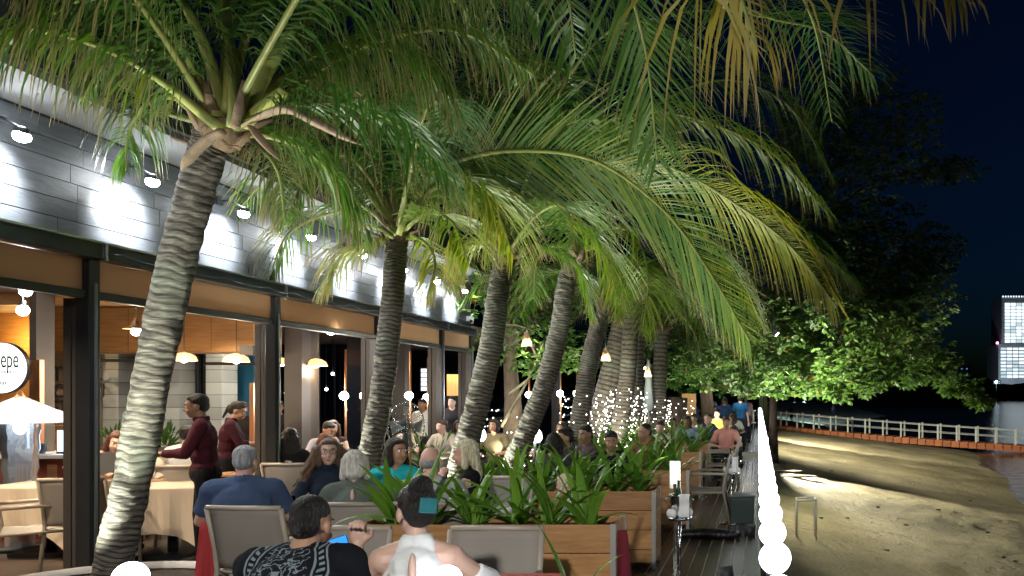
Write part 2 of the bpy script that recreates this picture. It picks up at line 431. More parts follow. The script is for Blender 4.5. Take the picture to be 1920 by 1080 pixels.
bp('soffit', FX-0.3, -5.02, 1.0, 15.9, 3.90, 3.95, m_soffit)
bp('roof', -16.5, -4.97, 0.9, 16.0, 3.955, 4.30, m_roof)
bp('end_wall', -6.2, FX-0.02, 15.5, 15.62, 2.75, 3.9, m_roof)
bp('ceiling', -16.4, FX-0.31, 1.0, 26, 2.94, 3.1, mat('ceiling_panel', (0.16, 0.10, 0.055), 0.7, var=0.2, vscale=2))
m_gut = mat('gutter_metal', (0.035, 0.04, 0.045), 0.3, metal=0.6, var=0.3, vscale=4)
m_edge = mat('bright_metal_edge', (0.55, 0.57, 0.6), 0.25, metal=0.9)
for a, b in zip(YS, YS[1:]):
    bp('gutter', FX-0.02, FX+0.15, a+0.012, b-0.012, GZ, 2.945, m_gut, 0.008)
    bp('gutter_lip', FX+0.13, FX+0.158, a+0.012, b-0.012, 2.946, 2.962, m_edge)
    bp('bracket', FX+0.0, FX+0.165, b-0.01, b+0.01, GZ-0.01, 2.955, m_edge)
    bp('blind', FX+0.0, FX+0.012, a+0.07, b-0.07, 2.56, GZ-0.002, m_blind)
    bp('blind_bar', FX-0.025, FX+0.04, a+0.06, b-0.06, 2.49, 2.558, m_dark, 0.006)
for y in YS:
    bp('post', FX-0.06, FX+0.06, y-0.055, y+0.055, 0, GZ-0.003, m_dark, 0.006)
    bp('post_trim', FX+0.062, FX+0.075, y-0.012, y+0.012, 0, GZ-0.2, mat('post_trim_grey', (0.25, 0.27, 0.29), 0.35, metal=0.5))
    for q in range(2):                                  # folded door leaves parked behind the post
        bp('door_leaf', FX-0.15-q*0.075, FX-0.085-q*0.075, y+0.02, y+0.08, 0.02, 2.50, m_taupe, 0.004)
# conduit on the gutter, rough wiring
for a, b in zip(YS[2:], YS[3:]):
    pts = [(FX+0.17, a+(b-a)*t/14, 2.86+0.018*math.sin(t*1.7)+rng.uniform(-0.008, 0.008)) for t in range(15)]
    MB(ob).tube(pts, 0.006, 5).build('cable', m_gut, rb)
# interior
struct(MB().bbox(-16.4, FX-0.07, 0.5, 26, -0.055, -0.004).build('floor', mat('interior_floor', (0.10, 0.075, 0.06), 0.3, var=0.4, vscale=3, stretch=(9, 0.8, 1), coat=0.3)))
a = W(85, 592, 11.5); b = W(474, 659, 11.5)
bp('bulkhead', a.x, b.x, 11.5, 12.2, b.z, 2.935, m_woodp)
for i in range(1, 5):
    x = a.x+(b.x-a.x)*i/5
    bp('panel_joint', x-0.003, x+0.003, 11.496, 11.499, b.z+0.01, 2.92, mat('joint_dark', (0.12, 0.06, 0.025), 0.7))
bp('ceiling_beam', -11.5, -6.1, 9.9, 10.05, 2.80, 2.935, m_woodp)
bp('ceiling_beam', -11.5, -6.1, 8.1, 8.25, 2.84, 2.935, m_woodp)
# back wall of pale brown brick with menu board (left) and white block columns
m_brick = mat('brown_brick_paint', (0.26, 0.19, 0.13), 0.75, var=0.3, vscale=6, bump=0.3, bscale=25)
m_white = mat('white_block', (0.38, 0.43, 0.46), 0.6, var=0.1, vscale=3)
m_navy = mat('night_glass_panel', (0.006, 0.008, 0.014), 0.12, spec=0.7)
DB = 13.2
def back(name, px0, px1, D, z0, z1, mt, th=0.2): 
    return bp(name, XZ(px0, D), XZ(px1, D), D, D+th, z0, z1, mt)
bp('wall_core', XZ(-60, DB), XZ(174, DB), DB+0.05, DB+0.25, 0, 2.935, mat('mortar', (0.16, 0.13, 0.1), 0.9))
bme = MB().bbox(-0.145, 0.145, -0.045, 0, 0.004, 0.116).mesh('brick', m_brick)
x0w, x1w = XZ(-30, DB), XZ(172, DB)
for r in range(15):
    z = 0.95+r*0.12
    x = x0w + (0.15 if r % 2 else 0)
    while x < x1w-0.15:
        inst('brick', bme, rb, Vector((x+0.15, DB+0.045-rng.uniform(0, 0.006), z))-ob); x += 0.3
bp('orange_wall', XZ(-60, 12.4), XZ(57, 12.4), 12.4, 12.6, 0, 2.935, m_woodp)
# white block columns, each laid of blocks
wbm = {}
def block_column(px0, px1, D):
    x0, x1 = XZ(px0, D), XZ(px1, D); wd = round(x1-x0, 3)
    bp('column_core', x0+0.02, x1-0.02, D+0.02, D+0.38, 0, 2.935, m_taupe)
    if wd not in wbm: wbm[wd] = MB().bbox(-wd/2, wd/2, 0, 0.4, 0.004, 0.206).mesh('block', m_white)
    for r in range(14): inst('block', wbm[wd], rb, Vector(((x0+x1)/2, D, r*0.21))-ob)
block_column(174, 222, 13.4); block_column(302, 336, 13.4); block_column(386, 416, 13.4); block_column(560, 578, 16)
for p0, p1, D, mt in ((222, 300, 13.8, m_navy), (336, 386, 13.8, m_navy), (416, 432, 13.8, m_navy), (432, 474, 14.2, mat('blue_wall', (0.012, 0.10, 0.20), 0.5)),
                      (474, 700, 20.0, m_navy), (700, 905, 23.0, m_navy)):
    back('glass_panel', p0, p1, D, 0, 2.93, mt, 0.1)
for px in (241, 262, 352, 371, 425, 449, 600, 628, 664, 715, 742):
    D = 13.75 if px < 440 else 19.9
    bp('mullion', XZ(px, D)-0.015, XZ(px, D)+0.015, D-0.04, D+0.0, 0, 2.93, m_dark)
bp('rail_shelf', XZ(176, 12.9), XZ(330, 12.9), 12.9, 12.96, 2.21, 2.26, m_dark)
bp('rail_shelf', XZ(386, 12.9), XZ(480, 12.9), 12.9, 12.96, 2.16, 2.21, m_dark)
# interior columns
for p0, p1, D, mt in ((55, 68, 9.6, m_taupe), (533, 566, 12.3, m_taupe), (566, 582, 12.6, mat('brown_column', (0.04, 0.028, 0.02), 0.6)), (650, 677, 14.2, m_navy),
                      (677, 690, 14.0, m_taupe), (735, 760, 15.5, m_taupe), (804, 818, 15.8, m_dark), (950, 962, 17.5, m_dark), (1034, 1046, 18.5, m_dark)):
    back('column', p0, p1, D, 0, 2.93, mt, 0.25)
m_copper = mat('copper_rod', (0.62, 0.30, 0.15), 0.3, metal=0.9)
for p, D, z0, z1 in ((66, 9.5, 0.9, 2.1), (74, 9.5, 0.9, 2.1), (474, 11.5, 0.9, 1.85), (484, 11.4, 0.9, 1.85)):
    x = XZ(p, D); bp('copper_panel', x-0.03, x+0.03, D-0.03, D+0.03, z0, z1, m_copper)
bp('service_box', XZ(449, 10.9), XZ(474, 10.9), 10.9, 11.2, W(0, 665, 10.9).z, W(0, 648, 10.9).z, m_taupe)
# signs
def text(name, body, size, loc, rot, mt, parent, ext=0.004, font_scale=(1, 1)):
    cu = bpy.data.curves.new(name, 'FONT'); cu.body = body; cu.size = size; cu.extrude = ext; cu.align_x = 'CENTER'; cu.align_y = 'CENTER'
    cu.materials.append(mt); o = bpy.data.objects.new(name, cu); o.location = loc; o.rotation_euler = rot; o.scale = (font_scale[0], font_scale[1], 1)
    return link(o, parent)
m_char = mat('charcoal_letter', (0.025, 0.028, 0.032), 0.7, var=0.4, vscale=20)
mb = thing('wall_lettering', 'charcoal stencil letters on brown brick wall beside the dark post', 'lettering', W(135, 720, DB-0.03))
for i, (s, py) in enumerate((('STEAK', 702), ('ROOM', 734), ('GRILL', 765))):
    text('letters', s, 0.36, W(135, py, DB-0.06)-mb.location, (R(90), 0, 0), m_char, mb, 0.01, (1.0, 0.92))
sg = thing('oval_sign', 'backlit white oval sign with dark lettering at the left edge', 'sign', W(2, 690, 9.4))
cs = sg.location
prof = []
Mr = Matrix.Rotation(R(90), 3, 'X')
def oval(rx, rz, y0, y1, name, mt):
    m = MB(); vs = []; n = 48
    for y in (y0, y1):
        for k_ in range(n):
            a_ = 2*math.pi*k_/n; vs.append((rx*math.cos(a_), y, rz*math.sin(a_)))
    fs = [tuple(range(n)), tuple(reversed(range(n, 2*n)))] + [(k_, (k_+1) % n, n+(k_+1) % n, n+k_) for k_ in range(n)]
    m.add(vs, fs); return m.build(name, mt, sg)
oval(0.314, 0.304, 0.0, 0.05, 'rim', m_dark); oval(0.305, 0.295, -0.006, -0.001, 'face', emit('sign_face', (0.95, 1.0, 0.95), 1.6))
m_ink = mat('sign_ink', (0.01, 0.02, 0.012), 0.6)
text('letters', 'pepe', 0.155, (0.075, -0.012, 0.095), (R(90), 0, 0), m_ink, sg, 0.002, (0.95, 1.9))
text('letters', 'GARDEN', 0.055, (0.075, -0.012, -0.05), (R(90), 0, 0), m_ink, sg, 0.002, (1.0, 0.8))
text('letters', 'bar', 0.09, (0.03, -0.012, -0.17), (R(90), 0, 0), m_ink, sg, 0.002)
# ================================================================ LAMPS
m_bulb = emit('white_bulb', (1.0, 1.0, 1.0), 30)
m_bulbw = emit('warm_bulb', (1.0, 0.85, 0.62), 22)
m_lampbody = mat('lamp_body', (0.3, 0.31, 0.33), 0.4, metal=0.6)
ORD0 = ['first', 'second', 'third', 'fourth', 'fifth', 'sixth', 'seventh', 'eighth', 'ninth', 'tenth', 'eleventh', 'twelfth', 'thirteenth', 'fourteenth', 'fifteenth',
       'sixteenth', 'seventeenth', 'eighteenth', 'nineteenth', 'twentieth', 'twenty-first', 'twenty-second', 'twenty-third', 'twenty-fourth', 'twenty-fifth', 'twenty-sixth', 'twenty-seventh', 'twenty-eighth', 'twenty-ninth', 'thirtieth']
def _ord(n):
    tens = {20: 'twenty', 30: 'thirty', 40: 'forty', 50: 'fifty'}; t = n//10*10
    return (tens[t]+'-'+ORD0[n-t-1]) if n % 10 else tens[t][:-1]+'ieth'
ORD = [ORD0[i-1] if i <= 20 else _ord(i) for i in range(1, 60)]
# wall spots along the fascia
ys = [7.05-1.25*2+1.25*i for i in range(9)]
for i, y in enumerate(ys):
    p = Vector((-5.34, y, 3.56))
    lab = ('bright wall spot lamp on the grey fascia, %s from the left edge of the picture' % ORD[i-2]) if i >= 2 else 'wall spot lamp on the grey fascia before the picture starts, %s of two' % ORD[i]
    t = thing('wall_spot_lamp', lab, 'wall lamp', (FX, y, 3.56), group='wall spot lamps on the fascia')
    o0 = t.location
    MB(o0).tube([(FX+0.0, y, 3.70), (-5.48, y, 3.70), (-5.36, y, 3.63)], 0.014, 6).build('arm', m_dark, t)
    MB(o0).box((FX+0.01, y, 3.70), (0.02, 0.09, 0.09)).build('wall_plate', m_dark, t)
    MB(o0).lathe([(0.02, 0.075), (0.045, 0.06), (0.05, 0.02)], p, 14).build('shade', m_dark, t)
    MB(o0).ball(p-Vector((0.0, 0, -0.005)), (0.05, 0.062, 0.042), 12, 8).build('bulb', emit('spot_bulb', (0.92, 0.97, 1.0), 90), t)
    lamp('SPOT', t, p+Vector((0.02, 0, -0.08))-o0, 480, (0.92, 0.97, 1.0), 0.07, (-0.86, 0, -0.50), 96, 1.0)
    lamp('POINT', t, p+Vector((0.0, 0, 0.13))-o0, 3.5, (0.92, 0.97, 1.0), 0.05)
    lamp('SPOT', t, p+Vector((0.1, 0, -0.06))-o0, 48, (0.95, 0.98, 1.0), 0.05, (0.8, 0, -0.6), 120, 0.8)
# globe lamps on the deck-edge rail
m_globe = emit('globe_glass', (0.90, 0.95, 1.0), 9)
GZc = 0.86; gme = MB().ball((0, 0, 0), 0.082, 20, 14).mesh('globe', m_globe)
bme_ = MB().lathe([(0.0, -0.10), (0.045, -0.10), (0.045, -0.075), (0.03, -0.07), (0.0, -0.07)], (0, 0, 0), 12).mesh('base', m_dark)
rail = thing('deck_rail', 'low dark rail along the deck edge carrying the globe lamps', 'railing', (0.085, 2, 0))
MB(rail.location).bbox(0.045, 0.125, 2.4, 44, GZc-0.14, GZc-0.10).build('top_rail', m_dark, rail)
for i in range(29):
    y = 2.5+i*1.48
    MB(rail.location).bbox(0.06, 0.11, y-0.025, y+0.025, -0.4, GZc-0.14).build('post', m_dark, rail)
for z in (0.15, 0.38): MB(rail.location).tube([(0.085, 2.4, z), (0.085, 44, z)], 0.007, 6).build('wire', m_lampbody, rail)
i = 0; y = 3.35
while y < 43:
    nm = 'glowing white globe lamp on the deck rail, %s from the near end' % ORD[i]
    t = thing('globe_lamp', nm, 'globe lamp', (0.085, y, GZc), group='globe lamps along the deck rail')
    inst('globe', gme, t); inst('base', bme_, t)
    y += 0.74; i += 1
# two globes on the near cross rail
for k_, (px, py, D) in enumerate(((245, 1083, 3.35), (836, 1090, 3.25))):
    p = W(px, py, D)
    t = thing('globe_lamp', ['glowing globe lamp at the foot of the nearest palm trunk', 'glowing globe lamp behind the woman in white'][k_], 'globe lamp', p, group='globe lamps on the near rail')
    inst('globe', gme, t, sc=(.8, .8, .8)); inst('base', bme_, t, sc=(.8, .8, .8))
    MB(p).tube([(p.x, p.y, p.z-0.1), (p.x, p.y, 0)], 0.018, 8).build('stem', m_dark, t)
# pendants, tiffany shades and bare bulbs inside
def pendant(px, py, D, lab, kind='bell', e=30):
    p = W(px, py, D); t = thing('pendant_lamp', lab, 'pendant lamp', (p.x, p.y, 2.93)); o0 = t.location
    MB(o0).tube([(p.x, p.y, 2.93), (p.x, p.y, p.z+0.10)], 0.006, 5).build('cord', m_dark, t)
    if kind == 'bell':
        MB(o0).lathe([(0.012, 0.14), (0.03, 0.10), (0.05, 0.05), (0.09, 0.02), (0.125, 0.005)], p, 20).build('shade', mat('bell_shade', (0.30, 0.17, 0.09), 0.35, metal=0.3), t)
        MB(o0).ball(p-Vector((0, 0, 0.02)), 0.05, 12, 8).build('bulb', m_bulbw, t)
    elif kind == 'tiffany':
        MB(o0).lathe([(0.02, 0.10), (0.08, 0.085), (0.14, 0.045), (0.165, -0.02)], p, 12).build('shade', mat('tiffany_glass', (0.45, 0.28, 0.12), 0.3, c2=(0.75, 0.6, 0.4), vscale=14, em=(1.0, 0.6, 0.25), es=0.9), t)
        MB(o0).ball(p-Vector((0, 0, 0.0)), 0.045, 12, 8).build('bulb', m_bulbw, t)
    else:
        MB(o0).lathe([(0.025, 0.10), (0.025, 0.04)], p, 10).build('socket', m_dark, t)
        MB(o0).ball(p, 0.055, 12, 8).build('bulb', m_bulb, t)
    lamp('POINT', t, p-Vector((0, 0, 0.1))-o0, e, (1.0, 0.82, 0.58) if kind != 'bulb' else (1, 0.95, 0.88), 0.05)
pendant(255, 618, 9.0, 'bell-shaped copper pendant lamp under the wood bulkhead', 'bell', 40)
pendant(48, 546, 8.2, 'upper bare bulb hanging at the far left of the restaurant', 'bulb', 18)
pendant(43, 582, 8.2, 'lower bare bulb hanging at the far left of the restaurant', 'bulb', 18)
pendant(345, 674, 11.2, 'amber glass shade lamp right of the near palm trunk', 'tiffany', 22)
pendant(443, 676, 11.0, 'amber glass shade lamp above the waitress', 'tiffany', 22)
pendant(593, 684, 12.6, 'amber glass shade lamp right of the taupe column', 'tiffany', 22)
pendant(528, 682, 13.4, 'amber glass shade lamp half hidden left of the taupe column', 'tiffany', 18)
pendant(620, 620, 10.6, 'bare ceiling bulb in the middle bay of the restaurant', 'bulb', 30)
# copper floor rods with a globe bulb
def rod(px, py, D, lab, e=14):
    p = W(px, py, D); t = thing('rod_lamp', lab, 'rod lamp', (p.x, p.y, 0)); o0 = t.location
    MB(o0).tube([(p.x, p.y+0.05, 0), (p.x, p.y+0.05, 2.4)], 0.018, 8).build('rod', m_copper, t)
    MB(o0).lathe([(0.0, 0), (0.12, 0), (0.12, 0.02), (0, 0.02)], (p.x, p.y+0.05, 0), 14).build('base', m_dark, t)
    MB(o0).ball(p, 0.065, 14, 10).build('bulb', m_bulb, t)
    lamp('POINT', t, p-Vector((0, 0.12, 0))-o0, e, (1, 0.97, 0.93), 0.05)
rod(645, 742, 12.6, 'copper rod lamp with white bulb left of the second palm')
rod(683, 742, 12.2, 'copper rod lamp with white bulb touching the second palm trunk')
rod(767, 742, 13.2, 'copper rod lamp with white bulb right of the second palm')
rod(800, 745, 15.4, 'dim copper rod lamp beside the far dark post')
rod(991, 740, 16.2, 'rod lamp with white bulb between the third and fourth palms')
rod(1050, 738, 15.8, 'rod lamp with starry white bulb right of the fourth palm')
rod(1081, 737, 16.5, 'rod lamp with white bulb left of the fifth palm')
# recessed ceiling downlights (warm), added to raise the general light of the interior
for i, (x, y) in enumerate(((-7.0, 5.4), (-7.0, 7.6), (-9.4, 7.0), (-7.4, 10.2), (-9.6, 9.6), (-8.6, 12.8), (-6.6, 13.2), (-10.6, 12.0), (-6.4, 16.6), (-7.6, 18.6))):
    t = thing('fill_downlight', 'added warm fill downlight in the restaurant ceiling, %s of the row' % ORD[i], 'downlight', (x, y, 2.94), group='added ceiling downlights')
    MB(t.location).lathe([(0.075, -0.012), (0.075, 0.0), (0.055, 0.0)], (x, y, 2.938), 16).build('rim', m_lampbody, t)
    MB(t.location).lathe([(0.0, -0.004), (0.054, -0.004)], (x, y, 2.938), 16).build('lens', m_bulbw, t)
    lamp('SPOT', t, (0, 0, -0.03), 250 if i < 5 else 85, (1.0, 0.80, 0.56), 0.05, (0, 0, -1), 140, 0.7)
# wall sconce on the orange wall, far left
p = W(75, 645, 12.3); t = thing('wall_sconce', 'warm sconce washing the orange wood wall at far left', 'wall lamp', p)
MB(p).bbox(p.x-0.05, p.x+0.05, p.y-0.06, p.y+0.08, p.z-0.16, p.z+0.16).build('body', m_dark, t)
lamp('POINT', t, (-0.22, -0.2, 0.05), 22, (1.0, 0.62, 0.2), 0.05)
# glowing lanterns out on the floor beyond the palms
for k_, (px, py, D) in enumerate(((1003, 818, 12.4), (898, 816, 12.8))):
    p = W(px, py, D); t = thing('table_lantern', ['larger glowing white lantern right of the fourth palm', 'small glowing white lantern between the third palm and fairy lights'][k_], 'lantern', (p.x, p.y, 0.75))
    MB(t.location).lathe([(0.0, -0.10), (0.07, -0.095), (0.11, -0.04), (0.10, 0.05), (0.04, 0.14), (0.0, 0.16)], p, 16).build('globe', emit('lantern_glass', (0.95, 0.98, 1.0), 9), t)
    MB(t.location).tube([(p.x, p.y, 0), (p.x, p.y, p.z-0.10)], 0.02, 8).build('stand', m_dark, t)
# security cameras
def cctv(px, py, D, lab):
    p = W(px, py, D); t = thing('security_camera', lab, 'camera', p)
    MB(p).lathe([(0.0, -0.09), (0.04, -0.09), (0.043, 0.09), (0.0, 0.09)], p, 14, M=Matrix.Rotation(R(70), 3, 'X') @ Matrix.Rotation(R(20), 3, 'Y')).build('body', mat('cctv_white', (0.75, 0.76, 0.77), 0.35), t)
    MB(p).lathe([(0.0, 0), (0.03, 0), (0.03, 0.012), (0, 0.012)], p+Vector((0.03, -0.09, -0.035)), 12, M=Matrix.Rotation(R(80), 3, 'X')).build('lens', m_dark, t)
    MB(p).box(p+Vector((-0.09, 0.06, 0.03)), (0.08, 0.06, 0.09)).build('mount', MATS['cctv_white'], t)
cctv(884, 600, 15.3, 'white security camera on the far corner of the fascia')
# floodlights: one under the far rail sweeping the sand
def flood(loc, aim, e, ang, lab, c=(1, 0.92, 0.66), blend=0.5, hang=False):
    t = thing('floodlight', lab, 'floodlight', loc); l = Vector(loc)
    d = Vector(aim).normalized(); M = d.to_track_quat('Z', 'Y').to_matrix()
    MB(l).box(l-d*0.06, (0.16, 0.12, 0.07), M).build('housing', m_dark, t)
    MB(l).tube([l-d*0.08, l-d*0.08-Vector((0, 0, -0.5 if hang else max(0.1, l.z-0.02)))], 0.02, 6).build('stand', m_dark, t)
    MB(l).box(l-d*0.02, (0.13, 0.09, 0.004), M).build('lens', emit('flood_lens', (1, 0.98, 0.9), 12), t)
    lamp('SPOT', t, d*0.02, e, c, 0.05, d, ang, blend)
flood((0.25, 23.5, 0.35), (0.66, -0.74, -0.10), 6500, 72, 'small floodlight clamped to the deck rail sweeping the sand')
flood((0.3, 37, 1.6), (0.80, 0.55, -0.15), 5000, 110, 'floodlight near the far end of the deck lighting the walkway')

# deck masts behind the viewpoint: the lamps that light the tables from this side
def mast(x, y, h, aim, e, ang, lab):
    t = thing('mast_lamp', lab, 'mast lamp', (x, y, 0)); l = Vector((x, y, h)); d = (Vector(aim)-l).normalized(); M = d.to_track_quat('Z', 'Y').to_matrix()
    MB(t.location).tube([(x, y, 0), (x, y, h)], .04, 10).build('pole', m_dark, t)
    MB(t.location).lathe([(0, -.14), (.08, -.14), (.11, .02), (.0, 0)], l, 16, M=M).build('head', m_dark, t)
    lamp('SPOT', t, l+d*.05-t.location, e, (1.0, .97, .92), .12, d, ang, .8)
mast(-1.0, -1.8, 3.9, (-2.0, 6.4, .5), 1000, 62, 'lamp mast on the deck behind the viewpoint')
flood((0.35, 31, 4.6), (0.85, 0.1, -0.62), 4200, 130, 'floodlight hung high in the tree over the middle beach', hang=True)
flood((0.35, 14.4, 2.75), (0.72, -0.05, -0.66), 800, 140, 'dim floodlight hung in the tree over the near beach', hang=True)
flood((2.0, 84, 2.6), (0.5, 0.85, -0.10), 16000, 100, 'bluish floodlight on the far beach beyond the walkway', c=(.45, .75, 1.0))

# things glowing deep inside the last bays
t = thing('bamboo_screen', 'glowing bamboo lamp screen deep behind the last restaurant bay', 'screen', W(853, 790, 19)); o0 = t.location
for i in range(12):
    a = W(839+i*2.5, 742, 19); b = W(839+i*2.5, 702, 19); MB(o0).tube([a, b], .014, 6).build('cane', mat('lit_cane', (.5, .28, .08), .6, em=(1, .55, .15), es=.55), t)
MB(o0).bbox(W(838, 0, 19).x, W(868, 0, 19).x, 19.05, 19.1, W(0, 742, 19).z, W(0, 702, 19).z).build('backlight', emit('screen_glow', (1, .82, .55), 1.6), t)
MB(o0).bbox(W(836, 0, 19).x, W(870, 0, 19).x, 18.95, 19.12, 0, W(0, 743, 19).z).build('plinth', m_dark, t)
t = thing('lit_window', 'small white lit window behind the dim rod lamp', 'window', W(800, 712, 22)); o0 = t.location
MB(o0).box(o0, (.36, .05, .66)).build('frame', m_dark, t)
for i in range(5): MB(o0).box(o0+Vector((0, -.03, -.25+i*.125)), (.28, .012, .10)).build('pane', emit('window_glow', (.85, .95, 1), 1.3), t)
for k_, (px_, py_, D, lab) in enumerate(((624, 701, 18, 'small blue-white ceiling lamp deep behind the lavender shirt man'), (612, 730, 19, 'tiny lamp deep behind the rod lamps, lower left'), (715, 694, 19, 'tiny lamp deep right of the second palm'), (868, 752, 18.5, 'tiny white lamp by the last dark column'), (536, 737, 18.5, 'tiny blue lamp beside the taupe column'))):
    p = W(px_, py_, D); t = thing('small_lamp', lab, 'lamp', p); MB(p).ball(p, .035, 8, 6).build('bulb', emit('small_blue_bulb', (.75, .88, 1), 14), t); MB(p).tube([p, (p.x, p.y, 2.93)], .006, 4).build('cord', m_dark, t)
# ================================================================ PALMS, TREES, PLANTERS
m_frond = leaf_mat('palm_leaf', 0.35, 0.38)
m_leaf = leaf_mat('tree_leaf', 0.35, 0.58)
m_strap = leaf_mat('strap_leaf', 0.22, 0.35)
def trunk_mat(name, a, b, cm):
    m = bpy.data.materials.new(name); m.use_nodes = True
    n = m.node_tree.nodes; l = m.node_tree.links; bs = n['Principled BSDF']; bs.inputs['Roughness'].default_value = 0.85
    tc = n.new('ShaderNodeTexCoord'); mp = n.new('ShaderNodeMapping'); mp.inputs['Scale'].default_value = (5, 5, 30)
    nz = n.new('ShaderNodeTexNoise'); nz.inputs['Scale'].default_value = 2.2; nz.inputs['Detail'].default_value = 9; nz.inputs['Roughness'].default_value = 0.65
    rp = n.new('ShaderNodeValToRGB'); rp.color_ramp.elements[0].position = 0.34; rp.color_ramp.elements[1].position = 0.62
    rp.color_ramp.elements[0].color = (*a, 1); rp.color_ramp.elements[1].color = (*b, 1)
    n2 = n.new('ShaderNodeTexNoise'); n2.inputs['Scale'].default_value = 2.5; n2.inputs['Detail'].default_value = 5
    r2 = n.new('ShaderNodeValToRGB'); r2.color_ramp.elements[0].position = 0.56; r2.color_ramp.elements[1].position = 0.68
    mx = n.new('ShaderNodeMix'); mx.data_type = 'RGBA'; mx.inputs[7].default_value = (*cm, 1)
    at = n.new('ShaderNodeAttribute'); at.attribute_name = 'leafcol'
    mm = n.new('ShaderNodeMix'); mm.data_type = 'RGBA'; mm.blend_type = 'MULTIPLY'; mm.inputs[0].default_value = 1.0
    bp_ = n.new('ShaderNodeBump'); bp_.inputs['Strength'].default_value = 0.5; bp_.inputs['Distance'].default_value = 0.02
    l.new(tc.outputs['Object'], mp.inputs[0]); l.new(mp.outputs[0], nz.inputs['Vector']); l.new(tc.outputs['Object'], n2.inputs['Vector'])
    l.new(nz.outputs['Fac'], rp.inputs[0]); l.new(n2.outputs['Fac'], r2.inputs[0]); l.new(r2.outputs[0], mx.inputs[0])
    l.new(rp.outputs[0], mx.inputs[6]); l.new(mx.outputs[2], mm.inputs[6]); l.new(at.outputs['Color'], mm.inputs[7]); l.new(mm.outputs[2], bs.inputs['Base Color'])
    l.new(nz.outputs['Fac'], bp_.inputs['Height']); l.new(bp_.outputs[0], bs.inputs['Normal'])
    return m
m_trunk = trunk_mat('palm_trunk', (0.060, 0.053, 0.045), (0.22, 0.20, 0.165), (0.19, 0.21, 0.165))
m_stub = mat('frond_stub', (0.15, 0.095, 0.055), 0.8, var=0.35, vscale=9, bump=0.4, bscale=30)
m_petiole = mat('petiole', (0.20, 0.26, 0.06), 0.45, c2=(0.36, 0.36, 0.10), vscale=4)
G1 = (0.034, 0.092, 0.016); G2 = (0.105, 0.190, 0.030); YL = (0.42, 0.34, 0.03); BR = (0.34, 0.24, 0.13); DRY = (0.45, 0.30, 0.13)

def palm_trunk(parent, pts, r0, r1, rr, ring=0.040):
    L = sum((Vector(b)-Vector(a)).length for a, b in zip(pts, pts[1:]))
    nr = int(L/ring); m = MB(parent.location)
    PH = 7; c = spline(pts, nr*PH); N = 24; vs = []; fs = []; cols = []
    for i, p in enumerate(c):
        t = i/(nr*PH); tan = (c[min(i+1, len(c)-1)]-c[max(i-1, 0)]).normalized()
        u = tan.cross(Vector((0, 1, 0))).normalized(); v = tan.cross(u)
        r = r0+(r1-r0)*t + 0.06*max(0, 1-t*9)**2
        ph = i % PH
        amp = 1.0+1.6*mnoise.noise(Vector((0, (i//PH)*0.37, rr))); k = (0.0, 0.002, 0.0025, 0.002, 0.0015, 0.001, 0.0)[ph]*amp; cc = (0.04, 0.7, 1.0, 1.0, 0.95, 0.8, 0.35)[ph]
        for q in range(N):
            a = 2*math.pi*q/N
            wob = 0.014*mnoise.noise(Vector((math.cos(a)*2, math.sin(a)*2, i*0.08+rr*9)))
            dz = 0.020*mnoise.noise(Vector((math.cos(a)*1.3+5, math.sin(a)*1.3, (i//PH)*0.23+rr*5)))
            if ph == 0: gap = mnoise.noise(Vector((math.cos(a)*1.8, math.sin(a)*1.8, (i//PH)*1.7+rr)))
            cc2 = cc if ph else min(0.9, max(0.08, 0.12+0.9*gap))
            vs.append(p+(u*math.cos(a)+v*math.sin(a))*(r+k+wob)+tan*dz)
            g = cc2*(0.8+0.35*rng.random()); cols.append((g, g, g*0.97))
    for i in range(len(c)-1):
        for q in range(N): fs.append((i*N+q, i*N+(q+1) % N, (i+1)*N+(q+1) % N, (i+1)*N+q))
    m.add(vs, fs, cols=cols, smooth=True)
    return m.build('trunk', m_trunk, parent)

